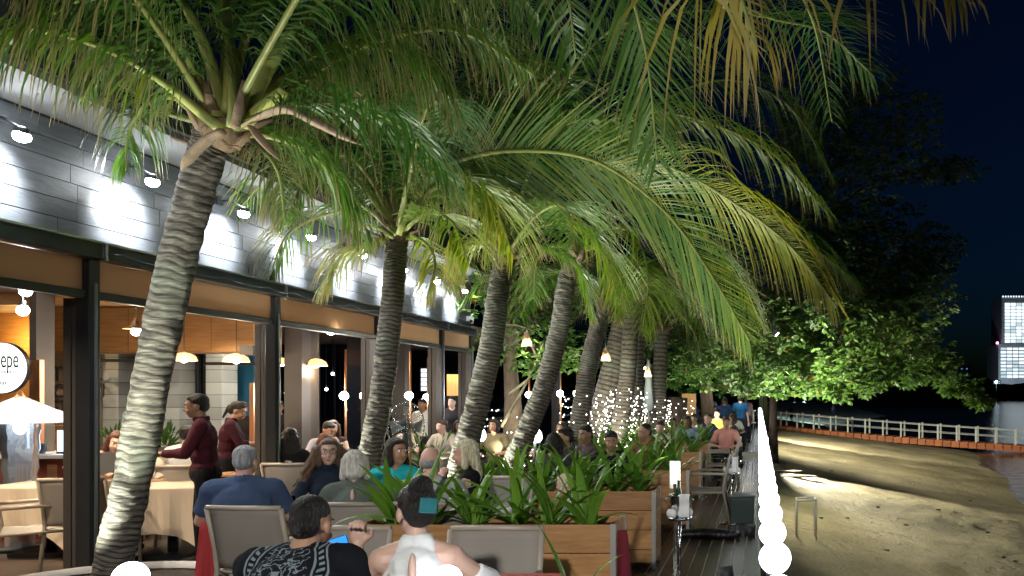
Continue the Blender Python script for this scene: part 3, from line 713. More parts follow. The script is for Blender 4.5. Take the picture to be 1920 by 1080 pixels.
def frond(parent, pts, ll=0.62, n=85, droop=0.5, tone=0.3, yellow=0.0, tip=0.25, wid=0.030, rr=0.024, stiff=0.55, bare=0.16, fwd=0.45, name='frond', dry=0.0, ragged=0.12, roll=0):
    wid *= 0.66; n = int(n*0.86)
    c = spline(pts, 60); m = MB(parent.location); G = Vector((0, 0, -1)); jt = 0.05+ragged*1.2
    # rachis
    rad = [rr*(1-0.9*(i/60))**0.9+0.003 for i in range(61)]
    vs0 = len(m.v); m.tube(c, rad, 6, 0); m.c = [lerp((0.22, 0.27, 0.07), (0.30, 0.26, 0.10), rng.random()*0.5+dry*0.5)]*(len(m.v)-vs0)
    L = sum((b-a).length for a, b in zip(c, c[1:]))
    for side in (-1, 1):
        for i in range(n):
            t = bare+(1-bare)*(i+rng.random()*0.6)/n
            if rng.random() < ragged*0.5: continue
            f = min(t, 0.999)*60; k = int(f); p = c[k].lerp(c[k+1], f-k); tan = (c[k+1]-c[k]).normalized()
            s = tan.cross(Vector((0, 0, 1)))
            if s.length < 0.15: s = tan.cross(Vector((0, 1, 0)))
            s.normalize()
            if roll: s = Matrix.Rotation(R(roll), 3, tan) @ s
            s *= side
            up = s.cross(tan)*side
            prof = min(1, 0.45+2.4*(t-bare))*(1 if t < 0.6 else 1-0.72*((t-0.6)/0.4)**1.3)
            le = ll*1.25*prof*rng.uniform(0.82, 1.1)*(rng.uniform(0.45, 0.8) if rng.random() < ragged else 1)
            d = (s*(1.0-0.25*t) + tan*(fwd+0.4*t) + up*0.12 + Vector((rng.uniform(-jt, jt), rng.uniform(-jt, jt), rng.uniform(-jt, jt)))).normalized()
            base = lerp(G1, G2, min(1, max(0, tone+rng.uniform(-0.3, 0.3))))
            yy = min(1, max(0, yellow+rng.uniform(-0.25, 0.2)*(1 if yellow > 0 else 0)+ (t-0.75)*1.2*yellow))
            base = lerp(base, YL, yy)
            if dry: base = lerp(base, DRY, min(1, dry*rng.uniform(0.6, 1.3)))
            tt = tip*0.6*rng.uniform(0.1, 1.6)
            segs = 4; pts_ = [p]; dd = d.copy()
            for j in range(segs):
                pts_.append(pts_[-1]+dd*(le/segs))
                dd = (dd + G*droop*(0.62+0.12*j)*(1+rng.uniform(-0.25, 0.3))).normalized()
            wv0 = (tan*0.9+up*0.35).normalized()
            ws = (0.45, 1.0, 0.85, 0.5, 0.06)
            V = []; C = []
            for j, q in enumerate(pts_):
                dj = (pts_[min(j+1, segs)]-pts_[max(j-1, 0)]).normalized()
                wv = (wv0-dj*wv0.dot(dj))
                if wv.length < 1e-3: wv = s.cross(dj)
                wv.normalize()
                h = wid*0.5*ws[j]*(0.7+0.3*prof)
                V += [q-wv*h, q+wv*h]
                e = max(0, (j/segs-(1-tt))/max(tt, 0.05)) if tt > 0.02 else 0
                C += [lerp(base, BR, min(1, e))]*2
            m.add(V, [(2*j, 2*j+1, 2*j+3, 2*j+2) for j in range(segs)], cols=C)
    return m.build(name, m_frond, parent)

def crown_bits(parent, c, r, k=1.0, seed=1):
    rg = random.Random(seed)
    for i in range(9):                                   # old leaf bases round the growing point
        a = i*2.4+rg.random(); el = rg.uniform(0.3, 1.2)
        d = Vector((math.cos(a)*math.cos(el), math.sin(a)*math.cos(el), math.sin(el)))
        p0 = c+Vector((math.cos(a), math.sin(a), 0))*r*0.75+Vector((0, 0, rg.uniform(-0.16, 0.02)*k))
        p1 = p0+d*rg.uniform(0.14, 0.3)*k
        MB(parent.location).tube([p0-d*0.05, p0+d*0.06*k, p1], [0.055*k, 0.045*k, 0.02*k], 8, flat=0.5).build('leaf_base', m_stub, parent)
    m = MB(parent.location)                              # fibrous netting
    for i in range(160):
        a = rg.uniform(0, 6.28); z = rg.uniform(-0.18, 0.16)*k; rr = r*rg.uniform(0.9, 1.15)
        p = c+Vector((math.cos(a)*rr, math.sin(a)*rr, z)); q = p+Vector((rg.uniform(-.08, .08), rg.uniform(-.08, .08), rg.uniform(-.14, .06)))*k
        h = Vector((0, 0, 0.004)); m.add([p-h, p+h, q+h*0.4, q-h*0.4], [(0, 1, 2, 3)])
    tag(m.build('fibre', m_stub, parent), kind='stuff')
    MB(parent.location).ball(c+Vector((0, 0, 0.02)), (r*1.05, r*1.05, 0.2*k), 14, 8).build('heart', m_stub, parent)

def px(l, D0=None): return [W(*p) if len(p) == 3 else W(p[0], p[1], D0) for p in l]
def random_fronds(parent, c, specs, L, rg, **kw):
    for az, el in specs:
        d = Vector((math.cos(R(az)), math.sin(R(az)), 0)); e = R(el)
        p = [c]; cur = c.copy(); ang = e
        for j in range(6):
            cur = cur + (d*math.cos(ang)+Vector((0, 0, math.sin(ang))))*(L/6); p.append(cur.copy()); ang -= R(rg.uniform(14, 25))
        k2 = dict(kw); k2['tone'] = kw.get('tone', 0.3)+rg.uniform(-0.2, 0.2)
        frond(parent, p, **k2)

# ---- palm A (nearest)
ca = W(422, 232, 5.5)
A = thing('coconut_palm', 'nearest coconut palm with thick ringed trunk and pale leaf stalks', 'palm tree', Vector((W(205, 1085, 5.5).x, 5.5, 0.25)))
palm_trunk(A, [Vector((W(188, 1150, 5.5).x, 5.5, 0.1)), W(212, 1060, 5.5), W(248, 900, 5.5), W(288, 690, 5.5), W(335, 480, 5.5), W(388, 285, 5.5), W(405, 245, 5.5)], 0.108, 0.112, 0.3)
crown_bits(A, W(415, 238, 5.5), 0.15, 1.0, 3)
FA = [([(415, 240, 5.45), (352, 200, 5.4), (300, 150, 5.3), (180, 85, 5.1), (40, 60, 4.9), (-90, 130, 4.7)], dict(ll=.62, droop=1.35, tone=.45, yellow=.08, ragged=.22, tip=.55, rr=.034, wid=.034, bare=.22)),
      ([(410, 215, 5.45), (390, 110, 5.4), (345, 10, 5.2), (250, -60, 5.0), (120, -80, 4.8), (-20, -40, 4.7)], dict(ll=.7, droop=1.35, tone=.3, ragged=.22, tip=.4, rr=.034, bare=.2)),
      ([(418, 215, 5.5), (425, 90, 5.6), (418, -60, 5.8), (400, -200, 6.2), (360, -260, 6.8)], dict(ll=.6, droop=0.90, tone=.3, rr=.036, bare=.3)),
      ([(440, 220, 5.5), (500, 125, 5.6), (560, 40, 5.7), (660, -45, 5.8), (800, -70, 5.9), (960, -20, 6.0)], dict(ll=.72, droop=1.35, tone=.35, ragged=.22, tip=.35, rr=.034, bare=.25, n=100)),
      ([(445, 240, 5.5), (520, 190, 5.7), (600, 130, 5.9), (720, 75, 6.1), (860, 60, 6.3), (1000, 140, 6.6)], dict(ll=.72, droop=1.50, tone=.35, ragged=.22, tip=.7, rr=.026, bare=.2, n=100, dry=.12)),
      ([(440, 240, 5.4), (520, 205, 5.3), (620, 190, 5.2), (740, 230, 5.1), (840, 330, 5.0)], dict(ll=.75, droop=1.05, tone=.0, ragged=.22, tip=.2, rr=.022, bare=.25)),
      ([(405, 232, 5.6), (330, 185, 5.7), (275, 195, 5.75), (242, 250, 5.8), (236, 320, 5.8)], dict(ll=.42, droop=1.20, tone=.5, ragged=.22, tip=.3, rr=.02, bare=.3, n=50)),
      ([(400, 222, 5.6), (330, 120, 5.9), (250, 60, 6.3), (140, 60, 6.8), (40, 120, 7.0)], dict(ll=.65, droop=1.35, tone=.2, ragged=.22, tip=.5, n=90)),
      ([(425, 215, 5.6), (465, 60, 5.9), (520, -60, 6.2), (640, -140, 6.6)], dict(ll=.6, droop=1.20, tone=.3, rr=.032, bare=.3)),
      ([(440, 255, 5.5), (500, 255, 5.6), (580, 285, 5.7), (640, 355, 5.8), (675, 440, 5.8)], dict(ll=.55, droop=0.90, tone=.4, ragged=.22, tip=.4, bare=.25)),
      ([(430, 262, 5.6), (470, 262, 5.9), (520, 320, 6.2), (535, 420, 6.3)], dict(ll=.5, droop=1.20, tone=.35, tip=.8, bare=.25, dry=.35, n=60, ragged=.3)),
      ([(430, 225, 5.4), (520, 60, 5.0), (600, -60, 4.7), (720, -120, 4.4), (860, -60, 4.2)], dict(ll=.62, droop=1.35, tone=.15, ragged=.22, tip=.3, n=80)),
      ([(405, 225, 5.4), (300, 60, 5.0), (200, -60, 4.7), (80, -90, 4.4)], dict(ll=.6, droop=1.35, tone=.2, ragged=.22, tip=.5, n=80)),
      ([(400, 235, 5.6), (310, 210, 5.9), (230, 160, 6.1), (120, 140, 6.2), (20, 190, 6.2)], dict(ll=.5, droop=1.50, tone=.3, tip=.8, dry=.25, n=70, ragged=.3))]
FA += [([(435, 220, 5.5), (540, 80, 6.0), (640, 0, 6.5), (760, -30, 7.0), (880, 20, 7.4), (970, 120, 7.7)], dict(ll=.75, droop=1.5, tone=.35, tip=.5, ragged=.2, n=95)),
       ([(440, 230, 5.5), (560, 120, 5.9), (660, 85, 6.2), (770, 110, 6.5), (850, 200, 6.7)], dict(ll=.7, droop=1.5, tone=.3, tip=.5, ragged=.2, n=90)),
       ([(405, 225, 5.5), (340, 90, 5.2), (260, 10, 5.0), (150, 0, 4.9), (50, 60, 4.8)], dict(ll=.6, droop=1.5, tone=.3, tip=.7, ragged=.25, n=90)),
       ([(405, 225, 5.6), (350, 130, 5.6), (280, 90, 5.6), (200, 120, 5.6), (150, 190, 5.6)], dict(ll=.45, droop=1.5, tone=.45, tip=.7, ragged=.25, n=70)),
       ([(440, 235, 5.6), (530, 160, 6.2), (620, 150, 6.8), (700, 190, 7.2)], dict(ll=.6, droop=1.4, tone=.3, tip=.6, ragged=.25, n=70))]
for p, k in FA: k['wid'] = .024; k['dry'] = k.get('dry', 0)*.4; k['n'] = int(k.get('n', 85)*1.15)
for p, k in FA: frond(A, px(p), **k)
# thick pale stalk shields, broken stubs and dry spathes
for pts, r in (([(418, 245, 5.38), (368, 205, 5.32), (320, 165, 5.24), (250, 118, 5.15)], [.07, .055, .045, .034]), ([(412, 220, 5.38), (398, 130, 5.33), (372, 60, 5.25), (345, 8, 5.16)], [.07, .055, .045, .036]),
               ([(430, 215, 5.4), (432, 120, 5.5), (425, 20, 5.6)], [.07, .055, .045]), ([(450, 225, 5.42), (505, 125, 5.52), (550, 55, 5.62)], [.07, .055, .04]),
               ([(455, 235, 5.45), (500, 195, 5.42), (533, 170, 5.4)], [.055, .05, .046]), ([(438, 240, 5.3), (437, 190, 5.28), (433, 140, 5.3)], [.06, .045, .012])):
    MB(A.location).tube(spline(px(pts), 10), [r[0]+(r[-1]-r[0])*i/10 for i in range(11)], 10, flat=0.55).build('leaf_stalk', m_petiole, A)
m_spathe = mat('dry_spathe', (0.22, 0.155, 0.105), 0.75, var=0.3, vscale=6, stretch=(3, 3, 3), bump=0.3, bscale=25)
for pts, r in (([(455, 235, 5.3), (530, 205, 5.2), (590, 228, 5.15), (640, 255, 5.1), (680, 273, 5.1)], [.012, .05, .07, .045, .003]), ([(470, 238, 5.3), (490, 262, 5.28), (510, 285, 5.27), (526, 302, 5.25)], [.03, .045, .035, .004]),
               ([(418, 245, 5.25), (385, 265, 5.25), (352, 300, 5.25), (340, 318, 5.25)], [.04, .05, .045, .01]), ([(440, 240, 5.28), (450, 200, 5.26), (456, 150, 5.27)], [.045, .05, .01])):
    MB(A.location).tube(spline(px(pts), 12), [max(.003, r[int(i/12*(len(r)-1)+1e-6)]+(r[min(len(r)-1, int(i/12*(len(r)-1)+1e-6)+1)]-r[int(i/12*(len(r)-1)+1e-6)])*((i/12*(len(r)-1)) % 1)) for i in range(13)], 10, flat=0.45).build('spathe', m_spathe, A)

# ---- palm B
B = thing('coconut_palm', 'second coconut palm, dark upright trunk in front of the restaurant posts', 'palm tree', Vector((W(672, 900, 8.7).x, 8.7, 0)))
palm_trunk(B, [Vector((W(660, 1000, 8.7).x, 8.7, 0)), W(688, 880, 8.7), W(715, 740, 8.7), W(732, 600, 8.7), W(742, 480, 8.7), W(745, 435, 8.7)], 0.120, 0.108, 0.7)
crown_bits(B, W(745, 435, 8.7), 0.13, 1.0, 5)
FB = [([(745, 440, 8.7), (790, 350, 8.6), (850, 305, 8.5), (960, 283, 8.3), (1110, 300, 8.1), (1240, 390, 7.9), (1330, 510, 7.8), (1405, 640, 7.7)], dict(ll=.95, droop=.10, tone=.25, yellow=.07, tip=.1, n=175, wid=.028, bare=.16, fwd=.85, rr=.03, ragged=.03, roll=-62)),
      ([(745, 440, 8.7), (700, 400, 8.8), (620, 400, 8.9), (540, 440, 9.0), (505, 520, 9.0)], dict(ll=.62, droop=.7, tone=.7, tip=.6, n=80)),
      ([(745, 435, 8.7), (690, 360, 8.7), (600, 310, 8.6), (520, 320, 8.5), (450, 390, 8.5)], dict(ll=.7, droop=.6, tone=.45, tip=.4)),
      ([(745, 435, 8.7), (730, 340, 8.6), (700, 270, 8.5), (640, 230, 8.4), (560, 250, 8.3)], dict(ll=.75, droop=.8, tone=.3, tip=.4)),
      ([(750, 435, 8.7), (800, 365, 8.5), (860, 335, 8.3), (920, 375, 8.2), (962, 480, 8.1)], dict(ll=.85, droop=.55, tone=.85, yellow=.25, tip=.3, n=110, wid=.036)),
      ([(750, 440, 8.7), (800, 400, 8.3), (850, 420, 8.1), (880, 500, 8.0)], dict(ll=.6, droop=.5, tone=.7, yellow=.2, tip=.5)),
      ([(745, 430, 8.7), (760, 330, 8.8), (800, 250, 9.0), (880, 200, 9.2), (990, 220, 9.4)], dict(ll=.8, droop=.7, tone=.25, tip=.3)),
      ([(740, 445, 8.7), (700, 455, 8.5), (640, 480, 8.4), (605, 550, 8.3)], dict(ll=.5, droop=.7, tone=.6, tip=.8, dry=.2, ragged=.3)),
      ([(750, 445, 8.7), (790, 450, 8.6), (815, 490, 8.5), (800, 560, 8.5)], dict(ll=.45, droop=.6, tone=.8, yellow=.45, tip=.4, n=50)),
      ([(745, 430, 8.8), (740, 300, 9.2), (720, 180, 9.6), (670, 100, 10), (580, 80, 10.3)], dict(ll=.8, droop=.8, tone=.15, tip=.3)),
      ([(745, 430, 8.6), (770, 320, 8.1), (790, 230, 7.6), (820, 190, 7.1), (850, 260, 6.7)], dict(ll=.7, droop=.8, tone=.05, tip=.2)),
      ([(745, 435, 8.6), (660, 330, 8.3), (560, 260, 8.1), (470, 270, 7.9)], dict(ll=.7, droop=.8, tone=.3, tip=.5))]
FB += [([(745, 430, 8.7), (700, 300, 8.9), (640, 170, 9.2), (560, 90, 9.5), (450, 100, 9.8)], dict(ll=.8, droop=1.3, tone=.3, tip=.5, ragged=.2)),
       ([(745, 430, 8.7), (790, 290, 9.0), (860, 170, 9.4), (950, 110, 9.8), (1060, 130, 10.2)], dict(ll=.8, droop=1.2, tone=.25, tip=.5, ragged=.2)),
       ([(745, 430, 8.7), (650, 300, 8.2), (550, 200, 7.8), (450, 190, 7.5)], dict(ll=.7, droop=1.2, tone=.35, tip=.6, ragged=.2)),
       ([(745, 435, 8.7), (690, 330, 8.2), (640, 290, 7.9), (580, 320, 7.6), (540, 400, 7.4)], dict(ll=.6, droop=1.1, tone=.35, tip=.5, ragged=.2)),
       ([(745, 440, 8.7), (790, 380, 8.9), (850, 360, 9.1), (900, 400, 9.2), (920, 480, 9.2)], dict(ll=.7, droop=.9, tone=.7, yellow=.1, tip=.4, ragged=.2))]
for p, k in FB: frond(B, px(p), **k)
for pts in ([(745, 440, 8.6), (700, 400, 8.6), (655, 370, 8.6)], [(748, 440, 8.6), (785, 365, 8.55), (820, 325, 8.5)], [(740, 445, 8.6), (700, 425, 8.6), (650, 432, 8.65)]):
    MB(B.location).tube(spline(px(pts), 8), [.055-.004*i for i in range(9)], 8, flat=.6).build('leaf_stalk', m_petiole, B)

# ---- palm C
Cc = thing('coconut_palm', 'third coconut palm, leaning pale-ringed trunk right of the restaurant corner', 'palm tree', Vector((W(815, 980, 9.6).x, 9.6, 0)))
palm_trunk(Cc, [Vector((W(812, 1005, 9.6).x, 9.6, 0)), W(858, 890, 9.6), W(895, 760, 9.6), W(922, 640, 9.6), W(935, 540, 9.6), W(952, 470, 9.6)], 0.155, 0.115, 1.1)
crown_bits(Cc, W(953, 465, 9.6), 0.14, 1.0, 8)
FC = [([(955, 470, 9.6), (1020, 380, 9.5), (1110, 310, 9.4), (1250, 312, 9.3), (1390, 390, 9.2), (1490, 470, 9.1), (1565, 570, 9.0)], dict(ll=.95, droop=.6, tone=.75, yellow=.42, tip=.35, n=150, wid=.030, fwd=.6, roll=-35, ragged=.06)),
      ([(955, 470, 9.6), (1000, 360, 9.8), (1080, 260, 10), (1200, 212, 10.2), (1320, 228, 10.3), (1450, 290, 10.4), (1552, 400, 10.5)], dict(ll=1.0, droop=.7, tone=.5, yellow=.1, tip=.3, n=130, wid=.036)),
      ([(955, 475, 9.6), (1000, 430, 9.4), (1070, 420, 9.3), (1130, 470, 9.2), (1160, 570, 9.1)], dict(ll=.75, droop=.45, tone=.7, yellow=.08, tip=.3)),
      ([(955, 470, 9.6), (900, 400, 9.8), (840, 360, 10), (770, 380, 10.2), (720, 460, 10.3)], dict(ll=.8, droop=.6, tone=.5, tip=.5)),
      ([(955, 465, 9.6), (950, 330, 9.5), (980, 205, 9.3), (1030, 150, 9.1), (1070, 250, 8.9)], dict(ll=.8, droop=.35, tone=.3, tip=.1, n=110)),
      ([(955, 465, 9.6), (920, 360, 9.6), (880, 260, 9.6), (820, 180, 9.6), (730, 150, 9.6)], dict(ll=.9, droop=.9, tone=.35, tip=.5, dry=.1)),
      ([(955, 480, 9.6), (1010, 465, 9.6), (1080, 500, 9.6), (1110, 590, 9.6)], dict(ll=.6, droop=.5, tone=.6, tip=.5)),
      ([(955, 465, 9.6), (1000, 300, 9.9), (1060, 180, 10.2), (1140, 90, 10.6), (1260, 60, 11)], dict(ll=.9, droop=.7, tone=.3, tip=.3)),
      ([(955, 465, 9.6), (930, 300, 10.0), (900, 150, 10.5), (860, 40, 11), (780, -20, 11.4)], dict(ll=.9, droop=.8, tone=.25, tip=.4)),
      ([(955, 470, 9.5), (1010, 400, 9.0), (1060, 390, 8.6), (1080, 470, 8.2)], dict(ll=.7, droop=.5, tone=.6, tip=.3)),
      ([(955, 478, 9.6), (915, 455, 9.5), (870, 470, 9.4), (850, 540, 9.3)], dict(ll=.55, droop=.7, tone=.6, tip=.7, dry=.2, ragged=.25))]
FC += [([(955, 465, 9.6), (900, 280, 9.3), (820, 120, 9.0), (720, 60, 8.8), (610, 100, 8.6)], dict(ll=.85, droop=1.2, tone=.25, tip=.5, ragged=.2)),
       ([(955, 465, 9.6), (1010, 260, 9.2), (1090, 110, 8.8), (1190, 40, 8.5), (1310, 90, 8.2)], dict(ll=.85, droop=1.0, tone=.3, tip=.3, ragged=.15)),
       ([(955, 465, 9.6), (990, 330, 9.2), (1050, 240, 9), (1140, 230, 8.8), (1210, 310, 8.6)], dict(ll=.75, droop=.9, tone=.4, tip=.3, ragged=.15))]
for p, k in FC: frond(Cc, px(p), **k)

# ---- palm D
D_ = thing('coconut_palm', 'fourth coconut palm, strongly leaning trunk beside the fairy lights', 'palm tree', Vector((W(925, 930, 11.2).x, 11.2, 0)))
palm_trunk(D_, [Vector((W(918, 962, 11.2).x, 11.2, 0)), W(975, 840, 11.2), W(1022, 720, 11.2), W(1050, 610, 11.2), W(1062, 530, 11.2), W(1082, 470, 11.2)], 0.150, 0.118, 1.9)
crown_bits(D_, W(1082, 468, 11.2), 0.14, 1.0, 9)
FD = [([(1082, 470, 11.2), (1130, 430, 11), (1190, 440, 10.8), (1215, 520, 10.6), (1205, 620, 10.5)], dict(ll=.85, droop=.4, tone=.85, yellow=.12, tip=.2, n=110)),
      ([(1082, 470, 11.2), (1150, 370, 11.4), (1280, 330, 11.6), (1420, 395, 11.8), (1530, 470, 12), (1600, 525, 12)], dict(ll=.95, droop=.6, tone=.2, tip=.3, n=120)),
      ([(1082, 470, 11.2), (1040, 400, 11), (985, 395, 10.9), (955, 480, 10.8)], dict(ll=.7, droop=.4, tone=.6, tip=.4)),
      ([(1082, 465, 11.2), (1130, 330, 11.5), (1230, 200, 11.8), (1360, 150, 12), (1480, 200, 12.2), (1560, 330, 12.2)], dict(ll=1.0, droop=.7, tone=.2, tip=.3, n=120)),
      ([(1082, 465, 11.2), (1100, 300, 11.6), (1160, 130, 12), (1260, 30, 12.6), (1400, 20, 13)], dict(ll=1.0, droop=.7, tone=.2, tip=.3)),
      ([(1082, 465, 11.2), (1060, 320, 11.6), (1040, 180, 12), (980, 80, 12.4), (880, 60, 12.8)], dict(ll=.95, droop=.8, tone=.2, tip=.3)),
      ([(1082, 478, 11.2), (1120, 465, 11), (1160, 500, 10.9), (1170, 590, 10.8)], dict(ll=.65, droop=.5, tone=.8, yellow=.1, tip=.5)),
      ([(1082, 470, 11.2), (1180, 400, 11), (1300, 430, 10.8), (1380, 520, 10.6), (1420, 600, 10.5)], dict(ll=.8, droop=.5, tone=.5, yellow=.15, tip=.3)),
      ([(1082, 478, 11.2), (1050, 460, 11.1), (1010, 480, 11), (1000, 560, 11)], dict(ll=.55, droop=.5, tone=.7, tip=.6))]
for p, k in FD: frond(D_, px(p), **k)

# ---- palms further down the deck
E = thing('coconut_palm', 'fifth coconut palm with short lit crown beyond the fairy lights', 'palm tree', Vector((W(1070, 860, 14).x, 14, 0)))
palm_trunk(E, [Vector((W(1062, 920, 14).x, 14, 0)), W(1085, 800, 14), W(1103, 690, 14), W(1120, 620, 14), W(1140, 575, 14)], 0.175, 0.14, 2.3)
crown_bits(E, W(1140, 575, 14), 0.15, 1.0, 12)
rg = random.Random(21)
frond(E, px([(1140, 575, 14), (1170, 520, 13.7), (1210, 520, 13.4), (1200, 620, 13.2)]), ll=.8, droop=.4, tone=.8, yellow=.1, tip=.2)
random_fronds(E, W(1140, 575, 14), [(20, 40), (75, 60), (-40, 30), (140, 50), (200, 45), (250, 35), (300, 40), (0, 60)], 2.9, rg, ll=.7, n=70, droop=.6, tone=.5, tip=.3)
FAR = [((1135, 925, 15.4), (1165, 780, 15.4), (1178, 690, 15.4), (1185, 560, 15.4), 'sixth palm, brightly lit pale-ringed trunk wrapped in fairy lights', .18),
       ((1180, 900, 17), (1190, 780, 17), (1196, 700, 17), (1200, 600, 17), 'seventh palm, slim ringed trunk behind the lit pale one', .15),
       ((1228, 880, 19.5), (1232, 790, 19.5), (1236, 720, 19.5), (1240, 620, 19.5), 'eighth palm, short dark-ringed trunk wrapped in fairy lights', .2),
       ((1105, 910, 15.8), (1120, 800, 15.8), (1146, 700, 15.8), (1168, 600, 15.8), 'mossy yellow-lit leaning palm trunk between the fifth and sixth palms', .24)]
farpalms = []
for k_, (b0, b1, b2, b3, lab, rad) in enumerate(FAR):
    D0 = b0[2]; t = thing('coconut_palm', lab, 'palm tree', Vector((W(*b0).x, D0, 0)))
    palm_trunk(t, [Vector((W(*b0).x, D0, 0)), W(*b1), W(*b2), W(*b3)], rad, rad*0.8, 3+k_, ring=0.085)
    crown_bits(t, W(*b3), rad*0.9, 1.0, 20+k_)
    random_fronds(t, W(*b3), [(az+k_*17, 30+(az*7) % 40) for az in range(0, 360, 45)], 2.8, rg, ll=.7, n=60, droop=.6, tone=.3, tip=.3)
    farpalms.append((t, b0, b1, b2, rad))
# ---- palm G: stands on the beach side behind the viewpoint, its leaves hang into the top of the picture
cg = Vector((0.9, 1.0, 6.9))
Gp = thing('coconut_palm', 'beach-side palm whose leaves hang into the top right of the picture', 'palm tree', (1.9, -1.6, sandz(1.9, -1.6)-0.05))
palm_trunk(Gp, [Vector((1.9, -1.6, sandz(1.9, -1.6)-0.1)), Vector((1.8, -1.2, 2)), Vector((1.4, -0.2, 4.6)), cg], 0.16, 0.12, 5)
crown_bits(Gp, cg, 0.14, 1.0, 31)
def gf(pts, **k): frond(Gp, [cg, cg+Vector((-0.1, 0.7, 0.5))]+px(pts), **k)
gf([(1100, -330, 4.2), (1165, -80, 5.2), (1213, 110, 5.7), (1232, 300, 5.9)], ll=.8, droop=.14, tone=.45, tip=.15, wid=.046, n=80, fwd=.85, ragged=.05)
gf([(1320, -220, 3.3), (1372, -60, 3.6), (1420, 90, 3.7)], ll=.72, droop=1.3, tone=.8, yellow=.55, tip=.8, dry=.35, wid=.036, n=60)
gf([(1600, -300, 2.7), (1720, -80, 2.9), (1810, 5, 3.0)], ll=.36, droop=.9, tone=.8, yellow=.45, tip=.9, dry=.4, wid=.03, n=34)
gf([(1250, -240, 5), (1380, 0, 6.5), (1450, 35, 7.1), (1550, 62, 7.6), (1640, 145, 7.8)], ll=.85, droop=.3, tone=.2, tip=.2, n=110, wid=.04)
gf([(900, -300, 4.4), (1000, -110, 5.3), (1060, -20, 5.8), (1080, 110, 6.0)], ll=.8, droop=.6, tone=.35, tip=.3, wid=.042)
gf([(700, -260, 4.6), (820, -110, 5.3), (930, -60, 5.9), (1010, 30, 6.2)], ll=.8, droop=.8, tone=.3, tip=.3, wid=.042)
gf([(1400, -260, 4.5), (1480, -60, 6), (1530, 60, 7), (1560, 230, 7.6)], ll=.7, droop=.4, tone=.1, tip=.2, n=90)
gf([(760, -220, 5.2), (860, -80, 6.0), (930, 20, 6.5), (970, 160, 6.8)], ll=.7, droop=1.1, tone=.3, tip=.4, wid=.036, ragged=.2)
random_fronds(Gp, cg, [(-60, 30), (-100, 45), (-150, 30), (0, 20)], 4.2, rg, ll=.8, n=80, droop=.7, tone=.35, tip=.3)

# ---- uplights at the palms
m_upl = mat('uplight_body', (0.03, 0.03, 0.032), 0.5)
def uplight(loc, target, e, ang, lab, c=(0.95, 1.0, 0.84)):
    l = Vector(loc); d = (Vector(target)-l).normalized(); M = d.to_track_quat('Z', 'Y').to_matrix()
    t = thing('uplight', lab, 'uplight', (l.x, l.y, 0)); b0 = t.location
    MB(b0).lathe([(0.0, -0.12), (0.06, -0.12), (0.07, 0.02), (0.0, 0.0)], l, 14, M=M).build('housing', m_upl, t)
    MB(b0).tube([(l.x, l.y, 0), l-d*0.1], 0.015, 6).build('stake', m_upl, t)
    lamp('SPOT', t, l+d*0.05-b0, e, c, 0.06, d, ang, 0.7)
uplight((XZ(95, 5.25), 5.15, 0.40), W(250, 700, 5.45), 230, 70, 'uplight in the round planter at the nearest palm')
uplight((-4.3, 4.6, 0.42), W(430, 100, 5.0), 400, 100, 'second uplight in the round planter aimed into the leaves')
uplight((-4.95, 8.45, 0.1), W(745, 430, 8.6), 520, 80, 'uplight on the deck at the second palm')
uplight((-4.25, 9.35, 0.1), W(940, 470, 9.5), 620, 80, 'uplight on the deck at the third palm')
uplight((-0.3, 7.3, 0.1), W(1230, 400, 8.0), 520, 58, 'uplight on the deck in line with the long arching leaf')
uplight((-4.1, 10.95, 0.1), W(1085, 480, 11.1), 620, 85, 'uplight on the deck at the fourth palm')
uplight((-3.6, 13.7, 0.1), W(1140, 590, 14.0), 360, 85, 'uplight on the deck at the fifth palm')
uplight((-2.9, 14.6, 0.1), W(1170, 690, 15.6), 260, 70, 'uplight on the deck at the sixth palm', (1, .93, .7))
uplight((-0.1, 9.6, 0.1), W(1440, 440, 9.1), 480, 85, 'uplight at the deck edge below the yellow leaf tips')
uplight((-0.3, 4.2, 0.1), W(1240, 100, 5.7), 260, 85, 'uplight at the deck edge near the viewpoint')

